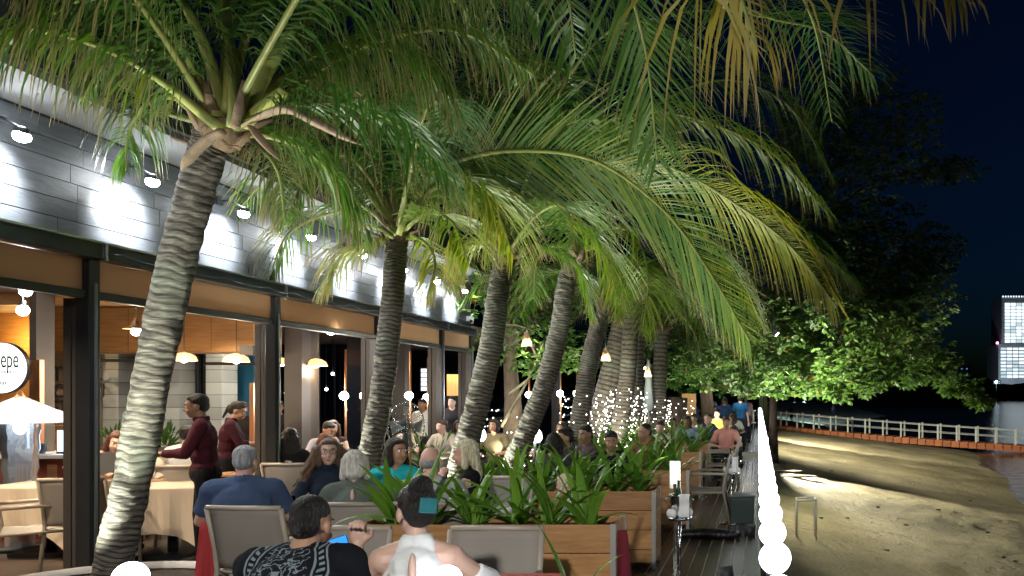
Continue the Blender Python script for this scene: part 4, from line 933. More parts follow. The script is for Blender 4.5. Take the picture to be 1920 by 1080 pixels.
# ---- broadleaf trees
def leaf_tris(m, p, d, n_, L, Wd, colr):
    s = d.cross(n_).normalized(); b = p; e = p+d*L; mid = p+d*(L*0.55)-n_*(0.04*L)
    m.add([b, mid+s*Wd*0.5+n_*0.06*L, e, mid-s*Wd*0.5+n_*0.06*L, mid], [(0, 4, 1), (4, 2, 1), (0, 3, 4), (4, 3, 2)], cols=[lerp(colr, (0.1, 0.16, 0.03), .2)]+[colr]*4)
def tree(lab, base, trunk_pts, clumps, nleaf, size, seed, cA=(0.030, 0.075, 0.016), cB=(0.075, 0.14, 0.028), spread=1.0, r0=0.2):
    rg = random.Random(seed); t = thing('broadleaf_tree', lab, 'tree', base)
    tp = [Vector(p) for p in trunk_pts]; top = tp[-1]
    m = MB(t.location); n = 24; c = spline(tp, n)
    m.tube(c, [r0*(1-0.55*i/n)+0.05*max(0, 1-i/4) for i in range(n+1)], 12)
    m.build('trunk', mat('tree_bark', (0.085, 0.06, 0.042), 0.9, var=0.4, vscale=6, stretch=(2, 2, .6), bump=0.8, bscale=14), t)
    lm = MB(t.location)
    for (cc, rad, w_) in clumps:
        cc = Vector(cc); mid = top.lerp(cc, 0.5)+Vector((0, 0, 0.25))
        MB(t.location).tube(spline([tp[-2].lerp(top, .5), mid, cc], 10), [r0*0.42*(1-0.085*i) for i in range(11)], 7).build('limb', MATS['tree_bark'], t)
        k = int(nleaf*w_)
        nt_ = max(3, k//9)
        for q in range(nt_):                            # twigs carrying a rosette of big leaves
            v = Vector((rg.gauss(0, 1), rg.gauss(0, 1), rg.gauss(0, 1))).normalized()*rg.random()**0.45
            tw = cc+Vector((v.x*rad[0], v.y*rad[1], v.z*rad[2]))
            out = (v+Vector((rg.uniform(-.5, .5), rg.uniform(-.5, .5), rg.uniform(-.5, .5)))).normalized()
            base_c = lerp(cA, cB, rg.random())
            for j in range(9):
                a = rg.uniform(0, 6.28); el = rg.uniform(-0.5, 0.6)
                d = (Vector((math.cos(a)*math.cos(el), math.sin(a)*math.cos(el), math.sin(el)))+out*0.4+Vector((0, 0, -0.25))).normalized()
                nn = (Vector((0, 0, 1))+Vector((rg.uniform(-.6, .6), rg.uniform(-.6, .6), 0)))
                nn = (nn-d*nn.dot(d)).normalized()
                L = size*rg.uniform(0.7, 1.25); colr = lerp(base_c, cB, rg.random()*0.4)
                if rg.random() < 0.004: colr = (0.30, 0.07, 0.02)
                leaf_tris(lm, tw+d*0.03, d, nn, L, L*0.52, colr)
    lm.build('crown', m_leaf, t)
    return t
def wc(px_, py_, D, rx, ry, rz, w_): return (W(px_, py_, D), (rx, ry, rz), w_)
T1 = tree('huge dark broadleaf tree overhanging the beach at right', (0.48, 26, -0.55), [(0.48, 26, -0.65), (0.48, 25.4, 2), (0.5, 23, 4.2), (0.8, 20.5, 6)],
     [wc(1560, 330, 19, 1.9, 2.2, 1.5, .10), wc(1650, 250, 19, 1.7, 2, 1.0, .06), wc(1500, 470, 18, 1.9, 2.2, 1.2, .11), wc(1620, 480, 17.5, 1.9, 2.2, 1.2, .12), wc(1690, 560, 17, 1.3, 1.6, .9, .08),
      wc(1560, 600, 16.5, 1.8, 2.0, .9, .13), wc(1680, 650, 16, 1.1, 1.3, .6, .07), wc(1440, 620, 17.5, 1.6, 1.8, .9, .10), wc(1600, 690, 15.5, .9, .9, .38, .05), wc(1480, 690, 17, 1.1, 1.3, .45, .06),
      wc(1750, 690, 15, .55, .6, .28, .022), wc(1800, 722, 14.6, .42, .4, .2, .014), wc(1838, 752, 14.4, .22, .25, .14, .007), wc(1770, 318, 18, .95, .8, .24, .018), wc(1740, 470, 18, .8, 1, .6, .03), wc(1500, 230, 20, 1.6, 2, 1.2, .06), wc(1600, 160, 20, 1.3, 1.6, .6, .03), wc(1360, 690, 20, 1.6, 2, .6, .07), wc(1400, 722, 17, .6, .7, .22, .012), wc(1530, 728, 16, .5, .6, .2, .010), wc(1620, 722, 15, .4, .5, .22, .009), wc(1470, 735, 17, .35, .4, .16, .006), wc(1575, 742, 15.5, .22, .3, .14, .004), wc(1700, 700, 15, .5, .5, .25, .012)],
     46000, 0.135, 4, r0=0.14)
T2 = tree('leafy tree with brown trunk behind the third palm', (W(955, 880, 14.5).x, 14.5, 0), [(W(955, 880, 14.5).x, 14.5, 0), W(962, 780, 14.5), W(958, 700, 14.5), W(950, 600, 14.6)],
     [wc(960, 560, 14.5, .8, .8, .6, .2), wc(1010, 620, 14.3, .6, .7, .5, .16), wc(900, 520, 14.8, .7, .9, .6, .12), wc(1040, 560, 15, .8, .8, .6, .16), wc(930, 650, 14.6, .4, .5, .3, .08), wc(1010, 680, 14.0, .5, .5, .22, .08), wc(1060, 660, 15, .5, .5, .4, .1), wc(980, 450, 16, 1.2, 1.2, .8, .15)],
     4600, 0.13, 9, cB=(0.10, 0.19, 0.03), r0=0.2)
T3 = tree('bushy green tree arching over the far tables', (W(1330, 800, 24).x, 24, 0), [(W(1330, 800, 24).x, 24, 0), W(1322, 720, 24), W(1300, 640, 24), W(1290, 560, 24)],
     [wc(1250, 620, 22, 1.5, 1.6, 1.0, .22), wc(1330, 650, 22, 1.4, 1.6, .9, .22), wc(1200, 560, 23, 1.4, 1.6, 1.0, .2), wc(1350, 560, 22, 1.6, 1.8, 1.2, .2), wc(1280, 700, 22, 1.0, 1.2, .42, .1), wc(1390, 700, 24, 1.0, 1.2, .5, .1), wc(1150, 650, 22, 1, 1, .8, .12)],
     7000, 0.16, 14, cB=(0.08, 0.17, 0.028), r0=0.22)
T4 = tree('far green tree behind the standing guests at the deck end', (0.4, 46, -0.3), [(0.4, 46, -0.5), (0.2, 46, 2), (-0.4, 46, 4), (-0.6, 46, 5)],
     [wc(1340, 700, 44, 3, 2, 1.2, .25), wc(1420, 690, 46, 2.8, 2, 1.4, .25), wc(1270, 690, 44, 3, 2, 1.5, .25), wc(1380, 640, 46, 3.5, 2, 2, .25), wc(1480, 690, 46, 1.6, 1.5, 1.0, .15)],
     5000, 0.3, 19, r0=0.3)
# bare pale branches and rooty stems in front of the leafy tree
for k_, pts in enumerate(([(912, 622, 13.8), (935, 612, 13.8), (968, 610, 13.9), (1005, 622, 14)], [(940, 800, 13.8), (975, 740, 13.8), (1000, 690, 13.9), (1020, 640, 14)], [(955, 740, 13.9), (985, 715, 13.9), (1015, 690, 14)])):
    MB(T2.location).tube(spline(px(pts), 14), [.03-.0015*i for i in range(15)], 7).build('limb', mat('pale_branch', (0.30, 0.27, 0.17), .8, var=.3, vscale=8), T2)
# lights in the trees
def tree_lamp(px_, py_, D, lab, e, c=(1, .95, .8), wick=True):
    p = W(px_, py_, D); t = thing('hanging_lamp', lab, 'hanging lamp', p)
    MB(p).tube([p+Vector((0, 0, .1)), p+Vector((0, 0, .8))], .006, 5).build('cord', m_dark, t)
    if wick:
        m = MB(p)
        for q in range(16):
            a = q*6.283/16; m.tube([p+Vector((.035*math.cos(a), .035*math.sin(a), .15)), p+Vector((.085*math.cos(a), .085*math.sin(a), -.08))], .007, 4)
        m.build('cane_shade', mat('cane', (.45, .30, .14), .7), t)
    MB(p).ball(p, .032, 10, 8).build('bulb', m_bulbw, t)
    lamp('POINT', t, (0, -0.06, -0.08), e*.7, c, .06)
tree_lamp(988, 640, 13.7, 'cane basket lamp hanging in the leafy tree', 45)
tree_lamp(1136, 668, 14.6, 'cane basket lamp hanging right of the fourth palm', 30)
tree_lamp(1215, 700, 18, 'small cane lamp hanging above the far fairy-lit trunk', 40)
tree_lamp(1384, 712, 24, 'bare warm bulb hanging in the far tree', 60, wick=False)
tree_lamp(1208, 690, 17.6, 'cool white lamp in the tree above the slim palms', 40, (0.9, .95, 1), False)
uplight((0.2, 15.5, 0.3), W(1600, 560, 16.5), 900, 120, 'uplight on the deck edge under the overhanging tree', (1, .98, .75))
uplight((-0.4, 18.5, 0.1), W(1480, 560, 17.5), 800, 110, 'second uplight on the deck edge under the overhanging tree', (1, .98, .75))
uplight((-1.7, 20, 0.1), W(1290, 640, 22), 700, 100, 'uplight under the bushy tree', (1, .98, .75))
uplight((-3.9, 13.2, 0.1), W(980, 580, 14.6), 320, 80, 'uplight beneath the leafy tree', (1, .98, .75))
uplight((-1.5, 40, 0.1), W(1340, 690, 44), 900, 100, 'uplight under the far green tree', (.6, 1, .6))

# ---- fairy lights wound round trunks
m_fairy = emit('fairy_bulb', (1.0, 0.93, 0.82), 11)
def fairy(t0, b0, b1, rad, n, lab, seed, top=0.55):
    rg = random.Random(seed); b0 = Vector(b0); b1 = Vector(b1)
    t = thing('fairy_lights', lab, 'fairy lights', b0); m = MB(b0); pts = []
    for i in range(n):
        u = i/n; a = u*9*6.283+rg.uniform(-.25, .25); c = b0.lerp(b1, u); r = rad*(1.1+rg.uniform(-.03, .1))
        p = c+Vector((math.cos(a)*r, math.sin(a)*r, rg.uniform(-.04, .04))); pts.append(p); m.octa(p, 0.011)
    tag(m.build('bulbs', m_fairy, t), kind='stuff')
    MB(b0).tube(pts, .004, 4).build('wire', m_dark, t)
for k_, (t, b0, b1, b2, rad) in enumerate(farpalms):
    D0 = b0[2]; p0 = Vector((W(*b0).x, D0, 0.6)); p0 = W(*b0).lerp(W(*b1), 0.5); p1 = W(*b1).lerp(W(*b2), 0.55)
    fairy(t, p0, p1, rad*1.35, 150, 'fairy lights wound round the %s' % ['bright pale-ringed sixth palm trunk', 'slim seventh palm trunk', 'short dark-ringed far palm trunk', 'mossy yellow-lit leaning trunk'][k_], 40+k_)
fairy(None, W(948, 890, 14.4), W(962, 765, 14.4), .42, 130, 'fairy lights wound round the brown tree trunk behind the fourth palm', 50)
fairy(None, W(1075, 880, 13.9), W(1098, 740, 13.9), .32, 130, 'fairy lights wound round the fifth palm trunk', 51)
fairy(None, W(1262, 850, 20), W(1268, 752, 20), .38, 130, 'fairy lights on the far hedge stump left of the wooden board', 52)
MB()
st = thing('tree_stump', 'dark stump wrapped in fairy lights left of the wooden board', 'stump', (W(1262, 870, 20).x, 20, 0))
MB(st.location).tube([(W(1262, 870, 20).x, 20, 0), W(1265, 800, 20), W(1268, 745, 20)], [.36, .3, .28], 12).build('trunk', MATS['tree_bark'], st)

# ---- round planter ring at palm A
rc = Vector((W(165, 1085, 5.35).x, 5.35, 0))
rp_ = thing('round_planter', 'round pale-rimmed planter around the nearest palm', 'planter', rc)
MB(rc).lathe([(.80, 0), (.86, .30), (.87, .40), (.82, .41), (.80, .36)], rc, 48).build('rim', mat('planter_concrete', (.48, .45, .42), .7, var=.15, vscale=5, bump=.15), rp_)
MB(rc).lathe([(0, .36), (.81, .35)], rc, 40).build('soil', mat('soil', (.06, .04, .025), .95, var=.6, vscale=20, bump=1, bscale=40), rp_)
# ---- wooden deck planters
m_board = mat('planter_board', (0.40, 0.19, 0.065), 0.5, c2=(0.58, 0.31, 0.12), vscale=3.2, stretch=(1.2, 6, 9), bump=0.15, bscale=10)
m_corner = mat('planter_corner', (0.42, 0.40, 0.37), 0.45, metal=0.4)
PL = [(5.5, -2.775, -0.985, .80), (7.75, -2.85, -1.0, .755), (10.0, -2.7, -0.87, .74), (12.9, -2.75, -0.93, .76), (15.6, -2.7, -0.95, .75)]
LB = ['nearest wooden board planter behind the woman in white', 'second wooden board planter with dark red cloth beside it', 'third wooden board planter behind the ice bucket stand', 'fourth wooden board planter beside the empty armchair', 'farthest wooden board planter by the second ice bucket']
PLANTERS = []
for k_, (y, x0, x1, h) in enumerate(PL):
    t = thing('deck_planter', LB[k_], 'planter', ((x0+x1)/2, y, 0), group='wooden planters between the deck tables'); o0 = t.location; d = .42
    nb = 4; bh = h/nb
    for r in range(nb):
        for (xa, xb, ya, yb) in ((x0+.03, x1-.03, y, y+.022), (x0+.03, x1-.03, y+d-.022, y+d), (x0, x0+.022, y+.03, y+d-.03), (x1-.022, x1, y+.03, y+d-.03)):
            MB(o0).bbox(xa, xb, ya+rng.uniform(-.002, .002), yb, r*bh+.003+(.06 if r == 0 else 0), (r+1)*bh-.003).build('board', m_board, t, bevel=.003)
    for xa in (x0-.004, x1-.034):
        for ya in (y-.004, y+d-.034):
            MB(o0).bbox(xa, xa+.038, ya, ya+.038, 0, h+.002).build('corner_post', m_corner, t)
    MB(o0).bbox(x0+.023, x1-.023, y+.023, y+d-.023, .1, h-.05).build('soil', MATS['soil'], t)
    PLANTERS.append((t, y, x0, x1, h, d))
# strap-leaf plants
def strap_leaf(rg, L, wd, az, el, bend, colr, tipc):
    m = MB(); d = Vector((math.cos(az), math.sin(az), 0)); s = Vector((-math.sin(az), math.cos(az), 0))
    p = Vector((0, 0, 0)); ang = el; N = 9; V = []; C = []; tw = rg.uniform(-.5, .5)
    for j in range(N+1):
        u = j/N; t = d*math.cos(ang)+Vector((0, 0, math.sin(ang)))
        wv = (s+ (t.cross(s))*math.sin(tw*u)).normalized()
        w_ = wd*min(1, .55+1.6*u)*(1 if u < .45 else max(.02, 1-((u-.45)/.55)**1.7))
        nrm = t.cross(s)
        V += [p-wv*w_*.5+nrm*w_*.16*-1, p, p+wv*w_*.5+nrm*w_*.16*-1]
        cc = lerp(colr, tipc, u*u); C += [cc, lerp(cc, (.16, .25, .05), .35), cc]
        p = p+t*(L/N); ang -= bend*(.4+1.1*u)/N
    m.add(V, [f for j in range(N) for f in ((3*j, 3*j+1, 3*j+4, 3*j+3), (3*j+1, 3*j+2, 3*j+5, 3*j+4))], cols=C, smooth=True)
    return m
def strap_plant(loc, n, L, lab, seed, split=True, wd=.062):
    rg = random.Random(seed); t = thing('strap_leaf_plant', lab, 'plant', loc, group='strap-leaf plants in the deck planters')
    J = MB()
    for i in range(n):
        u = i/n; el = rg.uniform(1.0, 1.5) if u < .45 else rg.uniform(.55, 1.1)
        g = rg.random(); colr = lerp((.07, .21, .022), (.20, .38, .045), g); 
        m = strap_leaf(rg, L*rg.uniform(.65, 1.15), wd*rg.uniform(.8, 1.2), rg.uniform(0, 6.283), el, rg.uniform(.5, 1.8), colr, lerp(colr, (.12, .26, .03), .5))
        if split: m.build('leaf', m_strap, t, loc=(rg.uniform(-.04, .04), rg.uniform(-.04, .04), 0))
        else: J.add([Vector(v)+Vector((rg.uniform(-.004, .004), 0, 0)) for v in m.v], m.f, cols=m.c, smooth=True)
    if not split: J.build('leaves', m_strap, t)
NP = [6, 7, 6, 6, 6]; pid = 0
LP = [['leftmost', 'second', 'third', 'fourth', 'fifth', 'sixth', 'seventh'][i] for i in range(7)]
PLN = ['nearest', 'second', 'third', 'fourth', 'farthest']
for k_, (t, y, x0, x1, h, d) in enumerate(PLANTERS):
    for i in range(NP[k_]):
        x = x0+.18+(x1-x0-.36)*i/(NP[k_]-1)+rng.uniform(-.05, .05)
        if k_ == 0 and i == 1: x -= .1
        strap_plant((x, y+d/2+rng.uniform(-.06, .06), h-.06), 16 if k_ < 2 else 14, 0.62 if k_ else 0.56, 'green strap-leaf plant, %s from the left in the %s wooden planter' % (LP[i], PLN[k_]), 100+pid, k_ < 3); pid += 1
# loose leaf in the foreground
t = thing('strap_leaf_plant', 'single bright strap leaf rising at the bottom edge before the planter', 'plant', W(1075, 1130, 4.6), group='strap-leaf plants in the deck planters')
strap_leaf(random.Random(2), .55, .055, R(160), 1.25, .7, (.10, .24, .025), (.14, .28, .03)).build('leaf', m_strap, t)
strap_leaf(random.Random(4), .4, .05, R(20), 1.0, .9, (.06, .18, .02), (.10, .22, .03)).build('leaf', m_strap, t)
pot = MB(t.location); l0 = t.location; pot.lathe([(0, -l0.z), (.12, -l0.z), (.15, -.02), (.13, -.02), (.12, -.06), (0, -.06)], l0, 16); pot.build('pot', mat('dark_pot', (.05, .05, .05), .5), t)
# white flowering sprays between the far planters
for k_, (px_, py_, D) in enumerate(((1205, 800, 15.5), (1262, 815, 15.2), (1310, 818, 16.0))):
    rg = random.Random(70+k_); p = W(px_, py_+25, D); t = thing('flower_spray', 'pale feathery grass spray beyond the third planter, %s from left' % ORD[k_], 'plant', (p.x, p.y, 0)); m = MB(t.location)
    for i in range(70):
        a = rg.uniform(0, 6.283); e = rg.uniform(.5, 1.4); L = rg.uniform(.3, .6); d = Vector((math.cos(a)*math.cos(e), math.sin(a)*math.cos(e), math.sin(e)))
        q0 = p; q1 = p+d*L*.6; q2 = p+d*L+Vector((0, 0, -.12*L*3*math.cos(e))); s = d.cross(Vector((0, 0, 1))).normalized()*.008
        m.add([q0-s, q0+s, q1+s, q1-s, q2+s*.4, q2-s*.4], [(0, 1, 2, 3), (3, 2, 4, 5)], cols=[(.3, .34, .12)]*2+[(.5, .5, .3)]*4)
    m.build('sprays', m_strap, t)
    MB(t.location).lathe([(0, 0), (.2, 0), (.25, p.z), (.0, p.z)], (p.x, p.y, 0), 16).build('pot', MATS['dark_pot'], t)
# ================================================================ FURNITURE AND SMALL THINGS
m_cfr = mat('chair_frame', (0.36, 0.31, 0.25), 0.42, var=0.08, vscale=5)
m_sling = mat('sling_fabric', (0.27, 0.245, 0.215), 0.75, var=0.06, vscale=3, bump=0.15, bscale=220)
def make_chair(loc, rz, lab, group='sling armchairs'):
    t = thing('armchair', lab, 'chair', loc, rz, group)
    w_ = .27
    for s in (-1, 1):
        MB().tube([(s*w_, -.34, 0), (s*w_, -.25, .44), (s*w_, -.27, .6), (s*w_, -.35, .90)], .017, 8).build('leg', m_cfr, t)
        MB().tube([(s*w_, .25, 0), (s*w_, .23, .44), (s*w_, .22, .645)], .017, 8).build('leg', m_cfr, t)
        MB().tube([(s*w_, .25, .655), (s*w_, 0, .665), (s*w_, -.29, .66)], .019, 8).build('armrest', m_cfr, t)
        MB().tube([(s*w_, -.25, .42), (s*w_, .23, .42)], .015, 6).build('seat_rail', m_cfr, t)
    MB().tube([(-w_, -.352, .905), (0, -.375, .905), (w_, -.352, .905)], .018, 8).build('top_rail', m_cfr, t)
    m = MB(); V = []; N = 8
    for j in range(N+1):
        u = j/N; z = .46+.44*u; y0 = -.252-.10*u**1.2
        for k_ in range(7):
            x = -w_+.012+(2*w_-.024)*k_/6; V.append((x, y0-.045*(1-((k_-3)/3)**2)*(.4+.6*math.sin(u*3.1)), z))
    fs = [(j*7+k_, j*7+k_+1, j*7+k_+8, j*7+k_+7) for j in range(N) for k_ in range(6)]
    m.add(V, fs, smooth=True); o = m.build('backrest', m_sling, t); so_ = o.modifiers.new('s', 'SOLIDIFY'); so_.thickness = .008
    m = MB(); V = []
    for j in range(N+1):
        u = j/N; y = -.24+.48*u
        for k_ in range(7): V.append((-w_+.012+(2*w_-.024)*k_/6, y, .44-.02*(1-((k_-3)/3)**2)-.015*math.sin(u*3.14)))
    m.add(V, fs, smooth=True); o = m.build('seat', m_sling, t); so_ = o.modifiers.new('s', 'SOLIDIFY'); so_.thickness = .012
    return t
CH = [((XZ(468, 5.6), 5.92, 0), R(-4), 'armchair holding the man in the blue polo, red cloth beside it'), ((XZ(655, 5.8), 6.1, 0), 0, 'armchair of the blonde-bobbed woman in the grey-green top'),
      ((XZ(808, 5.9), 6.12, 0), R(3), 'armchair of the bald man behind the nearest planter'), ((XZ(645, 4.7), 4.36, 0), R(180), 'empty armchair facing the man with the phone'),
      ((XZ(930, 4.7), 4.36, 0), R(180), 'empty armchair in front of the nearest planter, right of the woman in white'), ((XZ(615, 7.2), 7.22, 0), R(180), 'armchair of the woman with glasses and long curly hair'),
      ((XZ(745, 7.2), 7.24, 0), R(180), 'armchair of the woman in turquoise'), ((XZ(905, 7.1), 7.2, 0), R(165), 'armchair of the long-haired blonde woman in black'),
      ((XZ(1322, 10.6), 10.6, 0), R(90), 'empty armchair seen from the side by the fourth planter'), ((XZ(40, 7.4), 7.55, 0), R(-50), 'beige armchair at the left edge beside the first cloth table'),
      ((XZ(185, 7.8), 7.75, 0), R(12), 'beige armchair directly behind the first dark post'), ((XZ(640, 9.9), 10.1, 0), R(20), 'beige chair at the wooden table left of the second palm'),
      ((XZ(545, 9.1), 9.35, 0), R(0), 'beige chair of the woman in the printed black tee'), ((XZ(450, 9.0), 9.1, 0), R(150), 'empty beige chair right of the waitress'),
      ((XZ(425, 10.8), 10.9, 0), R(200), 'empty beige chair behind the waitress'), ((XZ(360, 9.0), 9.1, 0), R(10), 'beige chair behind the standing waiter'),
      ((XZ(800, 10.2), 10.2, 0), R(70), 'dark slatted armchair beside the pedestal fan'), ((XZ(975, 8.9), 8.75, 0), R(0), 'pale chair back above the second planter at left'),
      ((XZ(1075, 9.4), 9.5, 0), R(180), 'armchair of the dark-haired man in profile at the second planter'), ((XZ(1150, 9.5), 9.55, 0), R(180), 'armchair of the short-haired boy facing the camera'),
      ((XZ(1230, 11.3), 11.3, 0), R(90), 'armchair of the broad man behind the third planter'), ((XZ(1350, 14.4), 14.4, 0), R(90), 'armchair at the far table beside the second ice bucket'),
      ((XZ(560, 10.4), 10.9, 0), R(180), 'beige chair across from the woman in the printed tee'), ((XZ(250, 9.3), 9.55, 0), R(185), 'beige chair of the woman reading the menu'),
      ((XZ(1290, 17), 17, 0), R(180), 'armchair among the far diners, left of the aisle'), ((XZ(1345, 18), 18, 0), R(100), 'armchair among the far diners, next to the aisle')]
ch0 = make_chair(*CH[0])
for loc, rz, lab in CH[1:]:
    c = copy_tree(ch0); c.location = loc; c.rotation_euler = (0, 0, rz); c['label'] = lab
# ---- tables
m_tw = mat('table_wood', (0.32, 0.17, 0.08), 0.45, var=0.25, vscale=4, stretch=(1, 8, 8), coat=.2)
m_pink = mat('coral_table', (0.52, 0.13, 0.12), 0.5, var=0.08, vscale=3)
m_cloth = mat('beige_cloth', (0.52, 0.43, 0.33), 0.85, var=0.06, vscale=2, bump=0.2, bscale=120)
def table(x0, x1, y0, y1, z, lab, mt, cross=False):
    t = thing('dining_table', lab, 'table', ((x0+x1)/2, (y0+y1)/2, 0)); o0 = t.location
    MB(o0).bbox(x0, x1, y0, y1, z-.035, z).build('table_top', mt, t, bevel=.006)
    for xa in (x0+.08, x1-.08):
        for ya in (y0+.07, y1-.07):
            MB(o0).box((xa, ya, (z-.036)/2), (.06, .06, z-.037)).build('leg', m_tw if mt is not m_pink else m_cfr, t)
    return t
table(-2.55, -1.05, 3.62, 4.28, .74, 'coral-red table before the man with the phone and the woman in white', m_pink)
m_wcl = mat('white_table', (0.6, 0.6, 0.6), .6, var=.05)
table(XZ(500, 6.6), XZ(960, 6.6), 6.42, 6.98, .74, 'long white-topped table of the six seated guests behind the planter', m_wcl)
table(XZ(540, 9.9), XZ(625, 9.9), 9.7, 10.4, .74, 'wooden table in front of the woman in the printed tee', m_tw)
table(XZ(575, 11.4), XZ(700, 11.4), 11.0, 11.7, .75, 'wooden table with bottles left of the second palm', m_tw)
table(XZ(420, 9.7), XZ(500, 9.7), 9.45, 10.0, .75, 'wooden table with wine glass right of the waiter', m_tw)
table(XZ(1000, 9.0), XZ(1190, 9.0), 8.75, 9.25, .74, 'wooden table behind the second planter', m_tw)
table(XZ(1120, 11.5), XZ(1250, 11.5), 11.1, 11.7, .74, 'wooden table behind the third planter', m_tw)
table(XZ(1210, 14.3), XZ(1310, 14.3), 14.0, 14.7, .74, 'wooden table behind the fourth planter', m_tw)
table(XZ(1250, 17.5), XZ(1340, 17.5), 17.1, 17.9, .74, 'wooden table of the far diners near the aisle', m_tw)
table(XZ(940, 13.2), XZ(1020, 13.2), 12.9, 13.5, .74, 'dim table between the third and fourth palms', m_tw)
def cloth_table(cx, cy, hw, lab, rz=0.0):
    t = thing('cloth_table', lab, 'table', (cx, cy, 0), rz); z = .745; n = 16; V = []; fs = []
    MB().tube([(0, 0, 0), (0, 0, .7)], .05, 10).build('pedestal', m_dark, t); MB().box((0, 0, .02), (.5, .5, .04)).build('foot', m_dark, t)
    MB().box((0, 0, .72), (hw*2-.02, hw*2-.02, .03)).build('table_top', m_tw, t)
    ring = []
    for s in range(4):
        for j in range(n):
            u = -1+2*j/n; p = [(u, -1), (1, u), (-u, 1), (-1, -u)][s]; ring.append(p)
    m = MB(); N = len(ring); V = [(0, 0, z)]
    rows = [(0.98, z), (1.0, z-.012), (1.02, z-.22), (1.03, z-.46)]
    for f, zz in rows:
        for i, (a, b) in enumerate(ring):
            corner = max(0, (abs(a)*abs(b))**3)
            drop = (z-zz)/.46
            wv = .045*drop*math.sin(i*1.35+hw*30)
            k_ = f+wv+corner*.10*drop
            V.append((a*hw*k_, b*hw*k_, zz-corner*.20*drop))
    for i in range(N): fs.append((0, 1+i, 1+(i+1) % N))
    for r in range(3):
        for i in range(N): fs.append((1+r*N+i, 1+(r+1)*N+i, 1+(r+1)*N+(i+1) % N, 1+r*N+(i+1) % N))
    m.add(V, fs, smooth=False); m.build('cloth', m_cloth, t)
cloth_table(XZ(318, 8.4), 8.45, .42, 'beige cloth-covered table behind the nearest palm trunk', R(12))
cloth_table(XZ(90, 8.5), 8.55, .42, 'beige cloth-covered table left of the first dark post', R(5))
# ---- glassware
m_glass = mat('clear_glass', (1, 1, 1), 0.02, trans=1.0, spec=.5); m_glass.node_tree.nodes['Principled BSDF'].inputs['IOR'].default_value = 1.3
def tumbler(px_, D, lab, z=.742, h=.11):
    x = XZ(px_, D); t = tag(MB().lathe([(.0, .004), (.028, .004), (.034, h), (.031, h), (.026, .012), (0, .012)], (0, 0, 0), 16).build('water_glass', m_glass, None, (x, D, z)), lab, 'glass')
for k_, (p, D) in enumerate(((532, 6.5), (545, 6.62), (519, 6.6), (600, 6.55), (690, 6.6), (850, 6.6), (590, 6.7))):
    tumbler(p, D, 'clear water glass on the long white table, %s in the row' % ORD[k_])
def wineglass(px_, D, lab, z=.752):
    x = XZ(px_, D); return tag(MB().lathe([(.0, 0), (.035, .002), (.005, .008), (.004, .09), (.03, .12), (.04, .16), (.033, .21), (.031, .21), (.037, .16), (.026, .122), (0, .1)], (0, 0, 0), 16).build('wine_glass', m_glass, None, (x, D, z)), lab, 'wine glass')
wineglass(465, 9.6, 'stemmed wine glass on the table right of the waiter'); wineglass(480, 9.75, 'second stemmed wine glass beside the dark post'); wineglass(448, 9.75, 'stemmed wine glass nearest the waiter')
# bottles and condiment jars on the table left of palm B
bc = [(.05, .15, .02), (.35, .03, .02), (.5, .3, .08), (.3, .05, .03), (.6, .55, .5), (.08, .2, .05)]
for k_ in range(6):
    x = XZ(645+k_*9, 11.3); h = (.26, .18, .14, .2, .16, .28)[k_]
    t = thing('bottle', ['green wine bottle at left', 'red sauce bottle', 'amber jar', 'dark red sauce bottle', 'pale pepper mill', 'tall green bottle at right'][k_]+' on the table left of the second palm', 'bottle', (x, 11.25+.06*(k_ % 2), .752), group='bottles on the table left of the second palm')
    MB().lathe([(0, 0), (.03, 0), (.033, h*.55), (.012, h*.75), (.012, h*.93)], (0, 0, 0), 12).build('body', mat('bottle_%d' % k_, bc[k_], .15, coat=.5), t)
    MB().lathe([(.015, h*.93), (.015, h), (0, h)], (0, 0, 0), 10).build('cap', m_lampbody, t)
# plates on the long table
for k_, (p, D) in enumerate(((640, 6.62), (700, 6.75), (770, 6.6), (870, 6.7), (560, 6.8))):
    tag(MB().lathe([(0, .004), (.07, .004), (.125, .02), (.12, .024), (.068, .008), (0, .008)], (0, 0, 0), 24).build('plate', mat('plate_white', (.75, .75, .73), .25), None, (XZ(p, D), D, .742)), 'white plate on the long table, %s from the left' % ORD[k_], 'plate')
